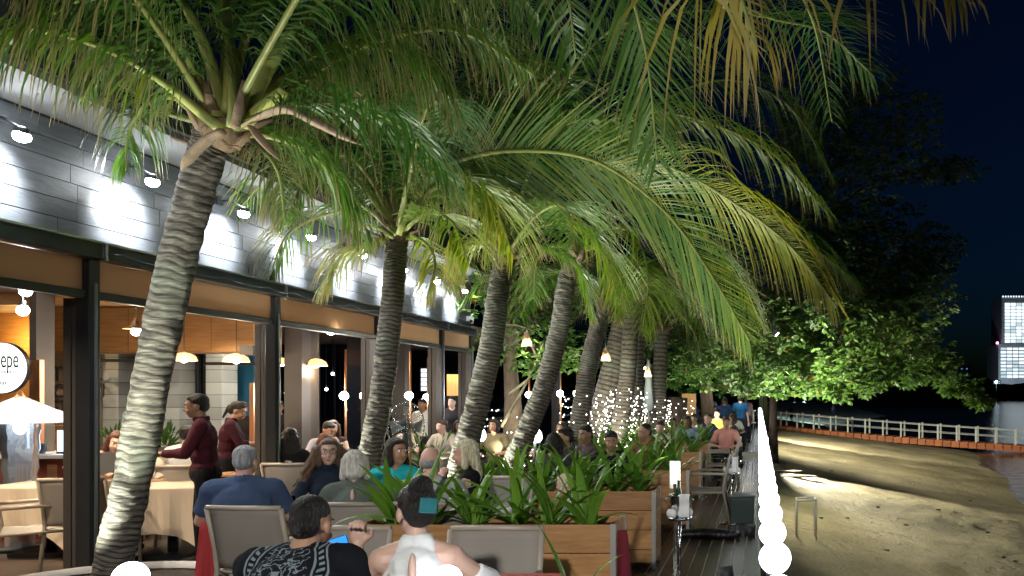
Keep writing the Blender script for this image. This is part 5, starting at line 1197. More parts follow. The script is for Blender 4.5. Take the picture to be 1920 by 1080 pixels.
# ---- ice bucket stands
m_steel = mat('polished_steel', (.75, .76, .78), .12, metal=1.0); m_nap = mat('white_napkin', (.78, .78, .77), .85, bump=.3, bscale=60)
def ice_stand(px_, D, zt, lab):
    x = XZ(px_, D); t = thing('ice_bucket_stand', lab, 'ice bucket stand', (x, D, 0))
    MB().tube([(0, 0, .02), (0, 0, zt-.02)], .016, 10).build('pole', m_steel, t)
    MB().lathe([(0, 0), (.15, 0), (.15, .012), (.03, .03), (0, .03)], (0, 0, 0), 20).build('foot', m_steel, t)
    MB().lathe([(0, zt-.02), (.105, zt-.02), (.11, zt+.005), (0, zt+.005)], (0, 0, 0), 20).build('tray', m_steel, t)
    MB().lathe([(0, zt+.008), (.072, zt+.008), (.09, zt+.19), (.096, zt+.2), (.084, zt+.198), (.066, zt+.02)], (0, 0, 0), 20).build('bucket', m_steel, t)
    for s in (-1, 1): MB().lathe([(.02, -.012), (.032, 0), (.02, .012)], (s*.1, 0, zt+.15), 10, M=Matrix.Rotation(R(90), 3, 'X')).build('handle', m_steel, t)
    n = MB(); V = []
    for j in range(7):
        u = j/6; y = -.10-.012*math.sin(u*9)
        for k_ in range(5): V.append((.01+.085*k_/4, y-.012*math.sin(k_*1.7+u), zt+.215-.20*u))
    n.add(V, [(j*5+k_, j*5+k_+1, j*5+k_+6, j*5+k_+5) for j in range(6) for k_ in range(4)], smooth=True); n.build('napkin', m_nap, t)
    n = MB(); rg = random.Random(int(px_))
    for q in range(9):
        a = rg.uniform(0, 6.28); n.ball((.085*math.cos(a), .085*math.sin(a), zt+.04), (.035, .03, .04), 8, 5)
    n.build('napkin', m_nap, t)
    b = MB(); b.lathe([(0, zt+.03), (.036, zt+.03), (.036, zt+.2), (.013, zt+.26), (.013, zt+.32), (0, zt+.32)], (-.01, .02, 0), 12); b.build('bottle', mat('bucket_bottle', (.02, .05, .02), .12, coat=.4), t)
ice_stand(1274, 7.0, .62, 'steel ice bucket on stand draped with a white napkin, nearer one')
ice_stand(1371, 10.5, .66, 'steel ice bucket on stand under a white cloth, farther one')
# clear menu holder on the near stand side
t = thing('menu_holder', 'clear upright menu holder beside the nearer ice bucket', 'menu holder', (XZ(1266, 7.6), 7.6, 0))
MB().box((0, 0, .42), (.03, .03, .84)).build('post', m_steel, t); MB().box((0, -.01, .93), (.1, .006, .26)).build('pane', mat('menu_pane', (.35, .36, .36), .2, spec=.7), t)
# black bag, bin on deck, stools on sand
m = MB(); c = W(1330, 1004, 9.6); c.z = 0
bag = thing('black_bag', 'flat black bag lying on the deck planks', 'bag', (c.x, 9.4, 0))
rg = random.Random(3); V = []
b = MB()
for q in range(11):
    u = q/10; b.ball((-.30+.6*u, .03*math.sin(u*5), .05), (.10, .10-.03*abs(u-.5), .05+.02*math.sin(u*3.1)), 12, 7)
BLOBQ = []
o = b.build('body', mat('black_nylon', (.008, .008, .01), .35, bump=.5, bscale=12), bag); o.modifiers.new('r', 'REMESH').voxel_size = .012; BLOBQ.append(o)
MB().tube(spline([(-.2, -.06, .1), (0, -.13, .13), (.2, -.06, .1)], 10), .01, 6).build('strap', MATS['black_nylon'], bag)
t = thing('storage_bin', 'dark green plastic bin on the deck beside the globe lamps', 'bin', (XZ(1392, 10.6), 10.6, 0))
MB().box((0, 0, .17), (.3, .34, .34), taper=1.08).build('body', mat('bin_green', (.03, .055, .05), .4), t, bevel=.015)
MB().box((0, 0, .36), (.36, .38, .03)).build('lid', mat('bin_lid', (.09, .12, .12), .4), t, bevel=.008)
t = thing('wire_stool', 'thin metal frame stool standing on the sand by the rail', 'stool', (.75, 12.6, sandz(.75, 12.6)))
fz = .62
for sx in (-.15, .15):
    for sy in (-.15, .15): MB().tube([(sx, sy, 0), (sx, sy, fz)], .011, 6).build('leg', mat('stool_grey', (.5, .5, .48), .5, metal=.5), t)
for a, b in (((-.15, -.15), (.15, -.15)), ((.15, -.15), (.15, .15)), ((.15, .15), (-.15, .15)), ((-.15, .15), (-.15, -.15))):
    MB().tube([(*a, fz), (*b, fz)], .011, 6).build('seat_frame', MATS['stool_grey'], t)
# paddle boards / low boards lying at the sand edge
for k_, (px_, py_, L) in enumerate(((1475, 890, 1.0), (1495, 897, 1.3))):
    D = (EYE+.6)*F/(py_-VY); x = XZ(px_, D); t = tag(MB().lathe([(0, .02), (.9, .02), (1, .05), (.9, .08), (0, .085)], (0, 0, 0), 20).build('board', mat('board_grey', (.3, .28, .2), .6), None, (x, D, sandz(x, D))), ['shorter flat board lying on the sand by the rail', 'longer flat board lying on the sand by the rail'][k_], 'board'); t.scale = (L*.45, .16, .6)
# ---- sand debris
for k_, (px_, py_) in enumerate(((1645, 952), (1700, 978), (1880, 1008), (1905, 1010), (1560, 890), (1712, 892), (1760, 935), (1590, 985), (1820, 905), (1665, 1040), (1850, 960), (1540, 1000))):
    D = (EYE+.9)*F/(py_-VY); x = XZ(px_, D); rg = random.Random(k_); m = MB()
    for q in range(3): m.ball((rg.uniform(-.04, .04), rg.uniform(-.03, .03), .01), (rg.uniform(.02, .05), rg.uniform(.015, .03), .018), 7, 5)
    tag(m.build('driftwood', mat('debris_dark', (.03, .025, .02), .9) if k_ != 5 else m_nap, None, (x, D, sandz(x, D))), 'small %s scrap on the sand, %s listed from the rail outward' % ('white' if k_ == 5 else 'dark', ORD[k_]), 'debris', 'scraps on the sand')
# ---- bar counter, register, bowls, lamp hood at far left
D = 9.3; x0, x1 = XZ(-40, D), XZ(136, D); zt = W(0, 852, D).z
bar = thing('bar_counter', 'red-brown bar counter with white top at far left', 'counter', ((x0+x1)/2, D, 0))
MB(bar.location).bbox(x0, x1, D, D+.6, 0, zt-.05).build('front', mat('bar_red', (.22, .05, .03), .4, var=.3, vscale=2), bar); MB(bar.location).bbox(x0, x1+.05, D-.06, D+.62, zt-.05, zt).build('counter_top', mat('counter_white', (.7, .71, .72), .25), bar, bevel=.01)
for i in range(4): MB(bar.location).bbox(x0+.1+i*(x1-x0-.15)/4, x0+.02+(i+.8)*(x1-x0-.15)/4, D-.012, D-.001, .15, zt-.12).build('panel', m_tw, bar)
t = thing('register_screen', 'lit blue-white till screen on the bar counter', 'till', (XZ(122, 9.45), 9.45, zt))
MB().box((0, .0, .15), (.17, .03, .27)).build('body', m_dark, t); MB().box((0, -.018, .15), (.15, .004, .25)).build('screen', emit('till_screen', (.55, .75, 1), 2.2), t); MB().box((0, 0, .01), (.12, .1, .02)).build('foot', m_dark, t)
for k_ in range(3):
    tag(MB().lathe([(0, 0), (.05, 0), (.085, .055), (.08, .055), (.045, .01), (0, .01)], (0, 0, 0), 18).build('bowl', mat('navy_bowl', (.02, .035, .07), .25), None, (XZ(73, 9.4), 9.4, zt+.002+k_*.03)), 'dark blue bowl on the bar counter, %s of the stack' % ['bottom', 'middle', 'top'][k_], 'bowl', 'stacked bowls')
t = thing('wood_cabinet', 'low honey-wood cabinet behind the bar counter', 'cabinet', (XZ(95, 12.6), 12.6, 0))
MB().box((0, 0, .6), (.9, .5, 1.2)).build('carcass', m_tw, t)
for s in (-1, 1): dr = MB().box((s*.22, -.262, .9), (.4, .02, .42)).build('drawer', m_woodp, t); MB().tube([(s*.22-.05, -.285, .95), (s*.22+.05, -.285, .95)], .01, 6).build('handle', m_dark, dr)
p = W(38, 792, 8.75)
t = thing('hood_lamp', 'glowing pale cone-hood lamp on a clear column at far left', 'lamp', (p.x, p.y, 0))
mh = mat('hood_glass', (.75, .76, .8), .25, trans=.5, em=(.9, .95, 1), es=.28)
MB().lathe([(.0, p.z+.31), (.06, p.z+.27), (.3, p.z+.14), (.54, p.z+.03), (.56, p.z), (.54, p.z), (.3, p.z+.11), (.05, p.z+.24)], (0, 0, 0), 32).build('hood', mh, t)
MB().lathe([(0, p.z+.36), (.02, p.z+.34), (.12, p.z+.2), (.1, p.z+.2)], (0, 0, 0), 4).build('cap', m_copper, t)
MB().lathe([(0, p.z+.02), (.2, p.z+.02), (.2, p.z+.06), (0, p.z+.06)], (0, 0, 0), 24).build('light_disc', emit('hood_disc', (.95, .97, 1), 5), t)
m = MB(); pr = []
for j in range(20): pr.append((.17-.045*j/19+.008*math.sin(j*2.1), p.z-.01-j*(p.z-.05)/19))
m.lathe(pr, (0, 0, 0), 18); m.build('column', mat('clear_column', (.55, .6, .65), .12, trans=.75), t)
MB().lathe([(0, 0), (.25, 0), (.25, .04), (0, .05)], (0, 0, 0), 20).build('foot', m_dark, t)
lamp('POINT', t, (0, 0, p.z-.05), 16, (.9, .95, 1), .1)
# ---- red cloths
def hang_cloth(x, y, zt, w_, h, lab, c, rz):
    t = thing('red_cloth', lab, 'cloth', (x, y, 0), rz); m = MB(); V = []; fs = []; a = 10; b_ = 9
    for j in range(b_+1):
        u = j/b_
        for i in range(a+1):
            s = i/a-.5; V.append((s*w_*(.35+.65*u), .03*math.sin(i*1.3+u*2)*u, zt-h*u-.10*abs(s)*u))
    for j in range(b_):
        for i in range(a): k_ = j*(a+1)+i; fs.append((k_, k_+1, k_+a+2, k_+a+1))
    m.add(V, fs, smooth=True); o = m.build('drape', mat('cloth_'+lab[:6], c, .85, bump=.2, bscale=90), t); o.modifiers.new('s', 'SOLIDIFY').thickness = .004
hang_cloth(XZ(386, 5.75), 5.75, .78, .20, .62, 'coral red cloth hanging beside the blue polo man', (.42, .04, .045), R(20))
hang_cloth(XZ(1164, 5.62), 5.62, .74, .26, .6, 'dark red napkin hanging off the nearest planter corner', (.16, .01, .022), R(35))
# ---- pedestal fan
p = W(762, 800, 10.6); t = thing('pedestal_fan', 'large pedestal fan with round wire cage right of the second palm', 'fan', (p.x, p.y, 0)); l = Vector((0, 0, p.z))
MB().tube([(0, 0, .03), (0, 0, p.z-.05)], .022, 8).build('pole', m_dark, t); MB().lathe([(0, 0), (.24, 0), (.22, .04), (0, .05)], (0, 0, 0), 20).build('base', m_dark, t)
Mf = Matrix.Rotation(R(70), 3, 'Z') @ Matrix.Rotation(R(90), 3, 'X')
MB().lathe([(0, -.06), (.08, -.06), (.09, .1), (0, .12)], l+Mf @ Vector((0, 0, -.12)), 14, M=Mf).build('motor', m_dark, t)
for q in range(4):
    m = MB(); V = []
    for j in range(6):
        r = .05+.24*j/5
        for s in (-1, 1):
            a = q*1.5708+s*.33; V.append(l+Mf @ Vector((r*math.cos(a), r*math.sin(a), s*.03)))
    m.add(V, [(2*j, 2*j+1, 2*j+3, 2*j+2) for j in range(5)]); m.build('blade', mat('fan_blade', (.3, .33, .35), .4), t)
m = MB()
for q in range(40):
    a = q*math.pi/20; pts = [l+Mf @ Vector((r*math.cos(a), r*math.sin(a), z)) for r, z in ((.03, .09), (.2, .085), (.31, .03), (.32, 0), (.31, -.03), (.2, -.07), (.05, -.08))]; m.tube(pts, .002, 4)
m.build('cage', m_steel, t)
m = MB(); m.tube([l+Mf @ Vector((.325*math.cos(a*.2618), .325*math.sin(a*.2618), 0)) for a in range(25)], .009, 6); m.build('rim', m_steel, t)
# ---- far props: wooden board, folded parasols, railing
t = thing('wooden_board', 'tall plain wooden board at the far end of the deck', 'board', (XZ(1292, 24), 24, 0)); MB().box((0, 0, .85), (.42, .08, 1.7)).build('panel', m_woodp, t); MB().box((0, .08, .04), (.46, .3, .08)).build('foot', m_dark, t)
for k_, (px_, D) in enumerate(((1216, 18.8), (1188, 18.2))):
    t = thing('folded_parasol', ['pale folded parasol between the far palm trunks', 'greenish folded parasol beside the seventh palm'][k_], 'parasol', (XZ(px_, D), D, 0))
    MB().tube([(0, 0, 0), (0, 0, 2.5)], .025, 8).build('pole', m_lampbody, t); MB().lathe([(.02, 2.5), (.06, 2.35), (.09, 1.9), (.13, 1.35), (.1, 1.3)], (0, 0, 0), 12).build('canopy', mat('parasol_cloth', (.26, .29, .28), .85), t)
t = thing('far_railing', 'pale railing across the far end of the deck', 'railing', (-2, 33, 0))
for z in (.5, 1.0): MB().tube([(-3, 0, z), (1.9, 0, z)], .03, 6).build('rail', m_rail, t)
for i in range(9): MB().tube([(-3+i*.6, 0, 0), (-3+i*.6, 0, 1.0)], .025, 6).build('post', m_rail, t)
# potted shrubs inside
for k_, (px_, D, h, lab) in enumerate(((808, 11.2, .9, 'bushy potted plant behind the far dark post'), (312, 12.6, .5, 'grassy pot plant by the white columns right of the near trunk'), (215, 12.8, .4, 'grassy pot plant behind the woman with the menu'))):
    rg = random.Random(k_+5); t = thing('potted_plant', lab, 'plant', (XZ(px_, D), D, 0)); zb = .55 if k_ == 0 else .85
    MB().lathe([(0, 0), (.16, 0), (.2, zb), (0, zb-.02)], (0, 0, 0), 16).build('pot', MATS['dark_pot'], t)
    m = MB()
    for i in range(90):
        a = rg.uniform(0, 6.28); e = rg.uniform(.3, 1.5); d = Vector((math.cos(a)*math.cos(e), math.sin(a)*math.cos(e), math.sin(e))); n_ = d.cross(Vector((rg.uniform(-1, 1), rg.uniform(-1, 1), .3))).normalized()
        leaf_tris(m, Vector((0, 0, zb))+d*rg.uniform(0, h*.6), d, n_, rg.uniform(.1, .25), .04, lerp((.03, .09, .02), (.08, .18, .03), rg.random()))
    m.build('foliage', m_leaf, t)
# ================================================================ PEOPLE
SK = {'fair': mat('skin_fair', (.62, .40, .31), .5, sss=.12, var=.06, vscale=10), 'pink': mat('skin_pink', (.62, .36, .28), .5, sss=.12, var=.08, vscale=10),
      'tan': mat('skin_tan', (.42, .24, .15), .5, sss=.1, var=.06, vscale=10), 'brown': mat('skin_brown', (.30, .16, .095), .5, sss=.1, var=.06, vscale=10)}
def hair_m(name, c, rough=.42):
    return mat('hair_'+name, c, rough, var=.55, vscale=9, stretch=(7, 7, 1.2), bump=.9, bscale=22, spec=.4)
HM = {'black': hair_m('black', (.010, .008, .007)), 'brown': hair_m('brown', (.055, .028, .015)), 'auburn': hair_m('auburn', (.10, .03, .015)), 'grey': hair_m('grey', (.30, .31, .33), .6),
      'blond': hair_m('blond', (.74, .62, .42), .5), 'white': hair_m('white', (.85, .78, .62), .55), 'curly': hair_m('curly', (.10, .055, .03), .55), 'dark': hair_m('dark', (.02, .013, .01))}
CLM = {}
def cloth_m(c, nm=None):
    k = nm or 'cloth_%02x%02x%02x' % tuple(int(min(1, x)*255) for x in c)
    if k not in CLM: CLM[k] = mat(k, c, .85, var=.10, vscale=6, bump=.35, bscale=9, spec=.15, detail=3)
    return CLM[k]
m_eye = mat('eye_white', (.75, .73, .70), .2); m_iris = mat('eye_dark', (.02, .012, .01), .15); m_lip = mat('lips', (.42, .13, .11), .4)
def remesh(o, vox, smooth=6, disp=None):
    r = o.modifiers.new('r', 'REMESH'); r.mode = 'VOXEL'; r.voxel_size = vox; r.use_smooth_shade = True
    if disp:
        tx = bpy.data.textures.new('n', 'CLOUDS'); tx.noise_scale = disp[1]; d = o.modifiers.new('d', 'DISPLACE'); d.texture = tx; d.strength = disp[0]; d.texture_coords = 'LOCAL'
    s = o.modifiers.new('s', 'SMOOTH'); s.factor = .5; s.iterations = smooth
    BLOBQ.append(o); return o
def capsule(m, a, b, ra, rb, n=12, flat_b=False, flat_a=False):
    a = Vector(a); b = Vector(b); d = (b-a)
    if d.length < 1e-6: return m.ball(a, ra)
    m.tube([a, b], [ra, rb], n)
    if not flat_a: m.ball(a, ra, n, 8)
    if not flat_b: m.ball(b, rb, n, 8)
def ik(s, h, l1, l2, pole):
    s = Vector(s); h = Vector(h); d = h-s; L = min(d.length, (l1+l2)*.999); dn = d.normalized()
    a = (l1*l1-l2*l2+L*L)/(2*L); hh = math.sqrt(max(0, l1*l1-a*a)); p = Vector(pole); p = (p-dn*p.dot(dn)).normalized()
    return s+dn*a+p*hh, s+dn*L
def hand(m, w_, d, side, nrm, curl=.6, k=1.0, thumb=1):
    d = d.normalized(); side = (side-d*side.dot(d)).normalized(); nrm = d.cross(side)*(1 if d.cross(side).dot(nrm) > 0 else -1)
    M = Matrix((side, d, nrm)).transposed()
    m.ball(w_+d*.048*k, (.038*k, .05*k, .017*k), 12, 8, M=M)
    for i in range(4):
        L = (.066, .078, .074, .058)[i]*k; b = w_+d*(.088-.004*abs(i-1.5))*k+side*(-.029+.0195*i)*k
        a1 = curl*.8; d1 = d*math.cos(a1)-nrm*math.sin(a1); a2 = curl*2.0; d2 = d*math.cos(a2)-nrm*math.sin(a2); a3 = curl*2.9; d3 = d*math.cos(a3)-nrm*math.sin(a3)
        p1 = b+d1*L*.45; p2 = p1+d2*L*.32; p3 = p2+d3*L*.25
        capsule(m, b-d*.02*k, p1, .0095*k, .009*k, 8); capsule(m, p1, p2, .009*k, .0085*k, 8); capsule(m, p2, p3, .0085*k, .0072*k, 8)
    s = side*(-thumb); b = w_+d*.022*k+s*.024*k; t1 = b+(d*.6+s*.75-nrm*.25).normalized()*.042*k; t2 = t1+(d*.85+s*.1-nrm*.45).normalized()*.032*k
    capsule(m, b, t1, .013*k, .011*k, 8); capsule(m, t1, t2, .011*k, .0085*k, 8)

def person(lab, loc, rz, pose='sit', lean=6, lat=0, hands=(None, None), head=(0, 0, 0), skin='tan', top=(.1, .1, .1), sleeve='short', bottom=(.03, .03, .04), hair='short', hc='black',
           k=1.0, fem=False, vox=.010, face=True, hipz=None, extra=None, bulk=1.0, group=None, curl=(.6, .6), glasses=False, beard=False, topmat=None, neck='crew', turn=0, nl=.060):
    t = thing('person', lab, 'person', loc, rz, group); t.scale = (k, k, k)
    hz = hipz if hipz is not None else (.53 if pose == 'sit' else .92)
    ln = R(lean); la = R(lat); u = Vector((math.sin(la), math.sin(ln), math.cos(ln)*math.cos(la))).normalized()
    Rt = Matrix.Rotation(R(turn), 3, 'Z')
    Mt = Matrix.Rotation(la, 3, 'Y') @ Matrix.Rotation(-ln, 3, 'X') @ Rt
    X = Mt @ Vector((1, 0, 0)); Y = Mt @ Vector((0, 1, 0)); Pp = Vector((0, 0, hz)); b = bulk
    sw = (.150 if fem else .178)*b
    nb = Pp+u*.50; sh = [Pp+u*.455-X*sw, Pp+u*.455+X*sw]
    nt_ = nb+(u*.6+Vector((0, 0, .4))+Y*.12).normalized()*nl
    He = Euler((R(-head[1]), R(head[2]), R(-head[0])), 'XYZ')
    Mh = Matrix.Rotation(R(turn*.3), 3, 'Z') @ Matrix.Rotation(R(-head[0]), 3, 'Z') @ Matrix.Rotation(R(head[1]), 3, 'X') @ Matrix.Rotation(R(head[2]), 3, 'Y')
    hc_ = nt_+Mh @ Vector((0, .018, .10))
    def H(x, y, z): return hc_+Mh @ Vector((x, y, z))
    B = MB()
    # head
    B.ball(H(0, -.012, .03), (.073, .093, .086), 18, 12, M=Mh); B.ball(H(0, .028, -.028), (.060, .066, .088), 16, 10, M=Mh); B.ball(H(0, .045, -.082), (.038, .040, .030), 12, 8, M=Mh)
    capsule(B, H(0, .086, .012), H(0, .106, -.026), .009, .0145, 8); B.ball(H(0, .083, .034), (.045, .014, .010), 10, 6, M=Mh)
    for s in (-1, 1): B.ball(H(s*.075, -.008, -.012), (.011, .021, .032), 8, 6, M=Mh); B.ball(H(s*.036, .07, -.035), (.022, .02, .02), 8, 6, M=Mh)
    capsule(B, nb-u*.04, H(0, -.012, -.06), (.052 if fem else .060)*b**.5, (.046 if fem else .054), 12)
    # torso
    def torso(m, e, low=True):
        if low: m.ball(Pp+u*.02, ((.17 if fem else .165)*b+e, .125*b+e, .13+e), 16, 10, M=Mt)
        m.ball(Pp+u*.17, ((.135 if fem else .15)*b+e, .105*b+e, .16+e), 16, 10, M=Mt); m.ball(Pp+u*.33, ((.15 if fem else .17)*b+e, .115*b+e, .17+e), 16, 10, M=Mt)
        capsule(m, sh[0]+X*.02, sh[1]-X*.02, .060*b+e, .060*b+e)
        for s in (0, 1): capsule(m, sh[s]+u*.012, nb+u*.022, .044*b+e*.6, .040+e*.4)
        if fem:
            for s in (-1, 1): m.ball(Pp+u*.32+X*.065*s+Y*.085, .062+e, 10, 8)
    torso(B, 0)
    # arms
    joints = []
    for s in (0, 1):
        sg = -1 if s == 0 else 1; tgt = hands[s]
        if tgt is None: tgt = (sg*.16, .38, hz+.20) if pose == 'sit' else (sg*.25, .06, hz-.10)
        tgt = Vector(tgt); pole = Vector((sg*.8, -.35, -.8)) if len(hands) < 3 else Vector(hands[2][s])
        el, wr = ik(sh[s], tgt, .285, .255, pole); joints.append((el, wr))
        capsule(B, sh[s], el, .049*b, .038*b); capsule(B, el, wr, .039*b, .026*b)
        hd = (wr-el).normalized(); up = Vector((0, 0, 1)) if abs(hd.z) < .85 else Y
        hand(B, wr, hd, hd.cross(up), up, curl[s], 1.0, 1 if s == 0 else -1)
    # legs
    legs = []
    for s in (-1, 1):
        hp = Pp+Mt @ Vector((s*.095, 0, -.02)) if pose == 'sit' else Pp+Vector((s*.095, 0, -.02))
        if pose == 'sit': kn = Vector((s*.13, .44, hz-.02)); an = Vector((s*.13, .42, .085))
        else: kn = Vector((s*.10, .02+.03*s, hz*.53)); an = Vector((s*.11, -.01+.05*s, .085))
        legs.append((hp, kn, an)); capsule(B, hp, kn, .085*b, .058*b); capsule(B, kn, an, .056*b, .038); capsule(B, an+Vector((0, -.02, -.035)), an+Vector((0, .13, -.055)), .035, .028, 10)
    body = remesh(B.build('body', SK[skin], t), vox, 5)
    # clothes
    tm = topmat or cloth_m(top)
    if sleeve is not None:
        Cn = MB(); torso(Cn, .013)
        for s in (0, 1):
            el, wr = joints[s]
            if sleeve == 'short': e2 = sh[s].lerp(el, .72); capsule(Cn, sh[s], e2, .064*b, .060*b, 14, flat_b=True)
            elif sleeve == 'long': capsule(Cn, sh[s], el, .062*b, .053*b); capsule(Cn, el, el.lerp(wr, .93), .053*b, .040*b, 14, flat_b=True)
            elif sleeve == 'rolled': capsule(Cn, sh[s], el, .062*b, .053*b); capsule(Cn, el, el.lerp(wr, .35), .054*b, .052*b, 14, flat_b=True)
        if neck == 'collar':
            for a in range(14):
                an_ = a*.4488; p = nb+u*.02+X*.062*math.cos(an_)+Y*.062*math.sin(an_); capsule(Cn, p, p+u*.028, .014, .012, 8)
        remesh(Cn.build('shirt', tm, t), max(vox, .007), 3, (.016, .075) if vox <= .010 else None)
    Pn = MB(); Pn.ball(Pp+u*.0, ((.18 if fem else .175)*b+.012, .13*b+.012, .135), 16, 10, M=Mt)
    for hp, kn, an in legs: capsule(Pn, hp, kn, .098*b, .072*b); capsule(Pn, kn, an, .07*b, .056, 14, flat_b=True)
    remesh(Pn.build('trousers', cloth_m(bottom), t), max(vox, .010), 4)
    for hp, kn, an in legs:
        S_ = MB(); capsule(S_, an+Vector((0, -.03, -.045)), an+Vector((0, .14, -.055)), .042, .034, 10); S_.build('shoe', cloth_m((.015, .013, .012)), t)
    # hair
    hm = HM[hc]; Hr = MB(); dsp = None; hs = 4
    cap_y = -.024
    if hair in ('short', 'crew', 'tied', 'bob', 'long', 'curly', 'bun', 'mid', 'fringe'):
        big = .006 if hair in ('crew',) else .0
        Hr.ball(H(0, cap_y, .048), (.080-big, .092-big, .080-big*.6), 18, 12, M=Mh); Hr.ball(H(0, -.052, .005), (.070-big, .060-big, .075), 14, 10, M=Mh)
        if hair not in ('crew',): Hr.ball(H(0, .030, .085), (.060, .045, .030), 12, 8, M=Mh)
    if hair == 'fringe':
        pass
    if hair in ('bob', 'long', 'curly', 'mid'):
        Hr.ball(H(0, -.045, -.02), (.093, .075, .10), 16, 10, M=Mh)
        for s in (-1, 1): capsule(Hr, H(s*.074, .0, .04), H(s*.080, .012, -.09 if hair == 'bob' else -.10), .030, .034, 10)
        if hair == 'bob': Hr.ball(H(0, -.02, .03), (.094, .10, .095), 18, 12, M=Mh); Hr.ball(H(0, -.05, -.055), (.09, .065, .06), 14, 10, M=Mh)
    if hair in ('long', 'curly'):
        L = .34 if hair == 'long' else .42
        for q in range(9):
            a = -1.25+2.5*q/8; p0 = H(.075*math.sin(a), -.06-.02*math.cos(a), -.02); p1 = p0+Vector((0, 0, -L*.5))+X*.02*math.sin(a)-Y*.03; p2 = p1+Vector((0, 0, -L*.5))+X*.03*math.sin(a)
            capsule(Hr, p0, p1, .036, .036, 8); capsule(Hr, p1, p2, .036, .022, 8)
        dsp = (.02, .03) if hair == 'curly' else (.010, .02); hs = 2
    if hair == 'bun':
        Hr.ball(H(0, -.075, .115), (.052, .045, .045), 14, 10, M=Mh); Hr.ball(H(0, -.055, .02), (.078, .066, .085), 14, 10, M=Mh); dsp = (.006, .02)
    if hair == 'tied':
        Hr.ball(H(0, -.105, .02), (.03, .03, .03), 10, 8, M=Mh); capsule(Hr, H(0, -.11, .0), H(0, -.115, -.14), .026, .014, 10)
    if hair == 'balding':
        Hr.ball(H(0, -.040, -.006), (.0735, .0665, .050), 16, 10, M=Mh)
        pass
    if extra: extra(Hr, H, Mh, X, Y, u, t)
    if Hr.v: remesh(Hr.build('hair', hm, t), max(vox*.8, .006), hs, dsp)
    if face:
        for s in (-1, 1):
            E_ = MB(); E_.ball(H(s*.032, .080, .010), (.0135, .010, .008), 10, 8, M=Mh); E_.ball(H(s*.032, .0865, .010), (.0062, .005, .0066), 8, 6, mi=1, M=Mh); E_.build('eye', [m_eye, m_iris], body)
            Br = MB(); Br.tube([H(s*.016, .094, .031), H(s*.033, .093, .037), H(s*.050, .080, .031)], [.0035, .004, .0022], 6); Br.build('eyebrow', HM['black' if hc not in ('blond', 'white', 'grey') else 'grey'], body)
        Lp = MB(); Lp.ball(H(0, .087, -.060), (.022, .009, .0042), 10, 6, M=Mh); Lp.ball(H(0, .086, -.068), (.018, .009, .0045), 10, 6, M=Mh); Lp.build('lips', m_lip, body)
    if glasses:
        g = MB()
        for s in (-1, 1):
            g.tube([H(s*.034+.024*math.cos(a*.5236), .102, .008+.019*math.sin(a*.5236)) for a in range(13)], .0018, 5); g.tube([H(s*.058, .1, .012), H(s*.077, .0, .012)], .0018, 5)
        g.tube([H(-.010, .104, .010), H(.010, .104, .010)], .002, 5); g.build('glasses', m_dark, t)
    t['_h'] = 0; del t['_h']
    return t, H, Mh, joints
def at(px_, D): return (XZ(px_, D), D, 0)
# --- foreground pair
def tee_print():
    m = mat('black_printed_tee', (.008, .009, .012), .85, bump=.35, bscale=9, spec=.12); n = m.node_tree.nodes; l = m.node_tree.links; bs = n['Principled BSDF']
    tc = n.new('ShaderNodeTexCoord'); mp = n.new('ShaderNodeMapping'); mp.inputs['Location'].default_value = (.0, 0, -.90); l.new(tc.outputs['Object'], mp.inputs[0])
    sx = n.new('ShaderNodeSeparateXYZ'); l.new(mp.outputs[0], sx.inputs[0])
    def M2(op, a, b_=None, c=None):
        q = n.new('ShaderNodeMath'); q.operation = op
        for i, v in enumerate((a, b_, c)):
            if v is None: continue
            if isinstance(v, (int, float)): q.inputs[i].default_value = v
            else: l.new(v, q.inputs[i])
        return q.outputs[0]
    r = M2('SQRT', M2('ADD', M2('MULTIPLY', sx.outputs[0], sx.outputs[0]), M2('MULTIPLY', sx.outputs[2], sx.outputs[2])))
    ang = M2('ARCTAN2', sx.outputs[0], sx.outputs[2])
    def band(r0, r1): return M2('MULTIPLY', M2('GREATER_THAN', r, r0), M2('LESS_THAN', r, r1))
    rings = M2('MAXIMUM', band(.125, .132), band(.168, .176))
    letters = M2('MULTIPLY', band(.140, .160), M2('GREATER_THAN', M2('SINE', M2('MULTIPLY', ang, 44)), .1))
    nz = n.new('ShaderNodeTexNoise'); nz.inputs['Scale'].default_value = 28; nz.inputs['Detail'].default_value = 3; l.new(mp.outputs[0], nz.inputs['Vector'])
    tree_ = M2('MULTIPLY', M2('LESS_THAN', M2('ABSOLUTE', M2('SUBTRACT', nz.outputs['Fac'], .5)), .028), band(.0, .112))
    tr = M2('MULTIPLY', M2('MULTIPLY', M2('LESS_THAN', M2('ABSOLUTE', sx.outputs[0]), .014), M2('LESS_THAN', sx.outputs[2], .02)), M2('GREATER_THAN', sx.outputs[2], -.09))
    allm = M2('MAXIMUM', M2('MAXIMUM', rings, letters), M2('MAXIMUM', tree_, tr))
    back = M2('LESS_THAN', M2('SUBTRACT', sx.outputs[1], M2('MULTIPLY', sx.outputs[2], .65)), .24); fac = M2('MULTIPLY', M2('MULTIPLY', allm, back), .8)
    mx = n.new('ShaderNodeMix'); mx.data_type = 'RGBA'; mx.inputs[6].default_value = (.008, .009, .012, 1); mx.inputs[7].default_value = (.22, .27, .30, 1); l.new(fac, mx.inputs[0]); l.new(mx.outputs[2], bs.inputs['Base Color'])
    return m
_ml = Matrix.Translation((XZ(532, 3.3), 3.16, 0)) @ Matrix.Rotation(R(4), 4, 'Z') @ Matrix.Scale(1.04, 4)
_hr = _ml.inverted() @ W(641, 1075, 3.46); _hl = _ml.inverted() @ W(600, 1100, 3.6)
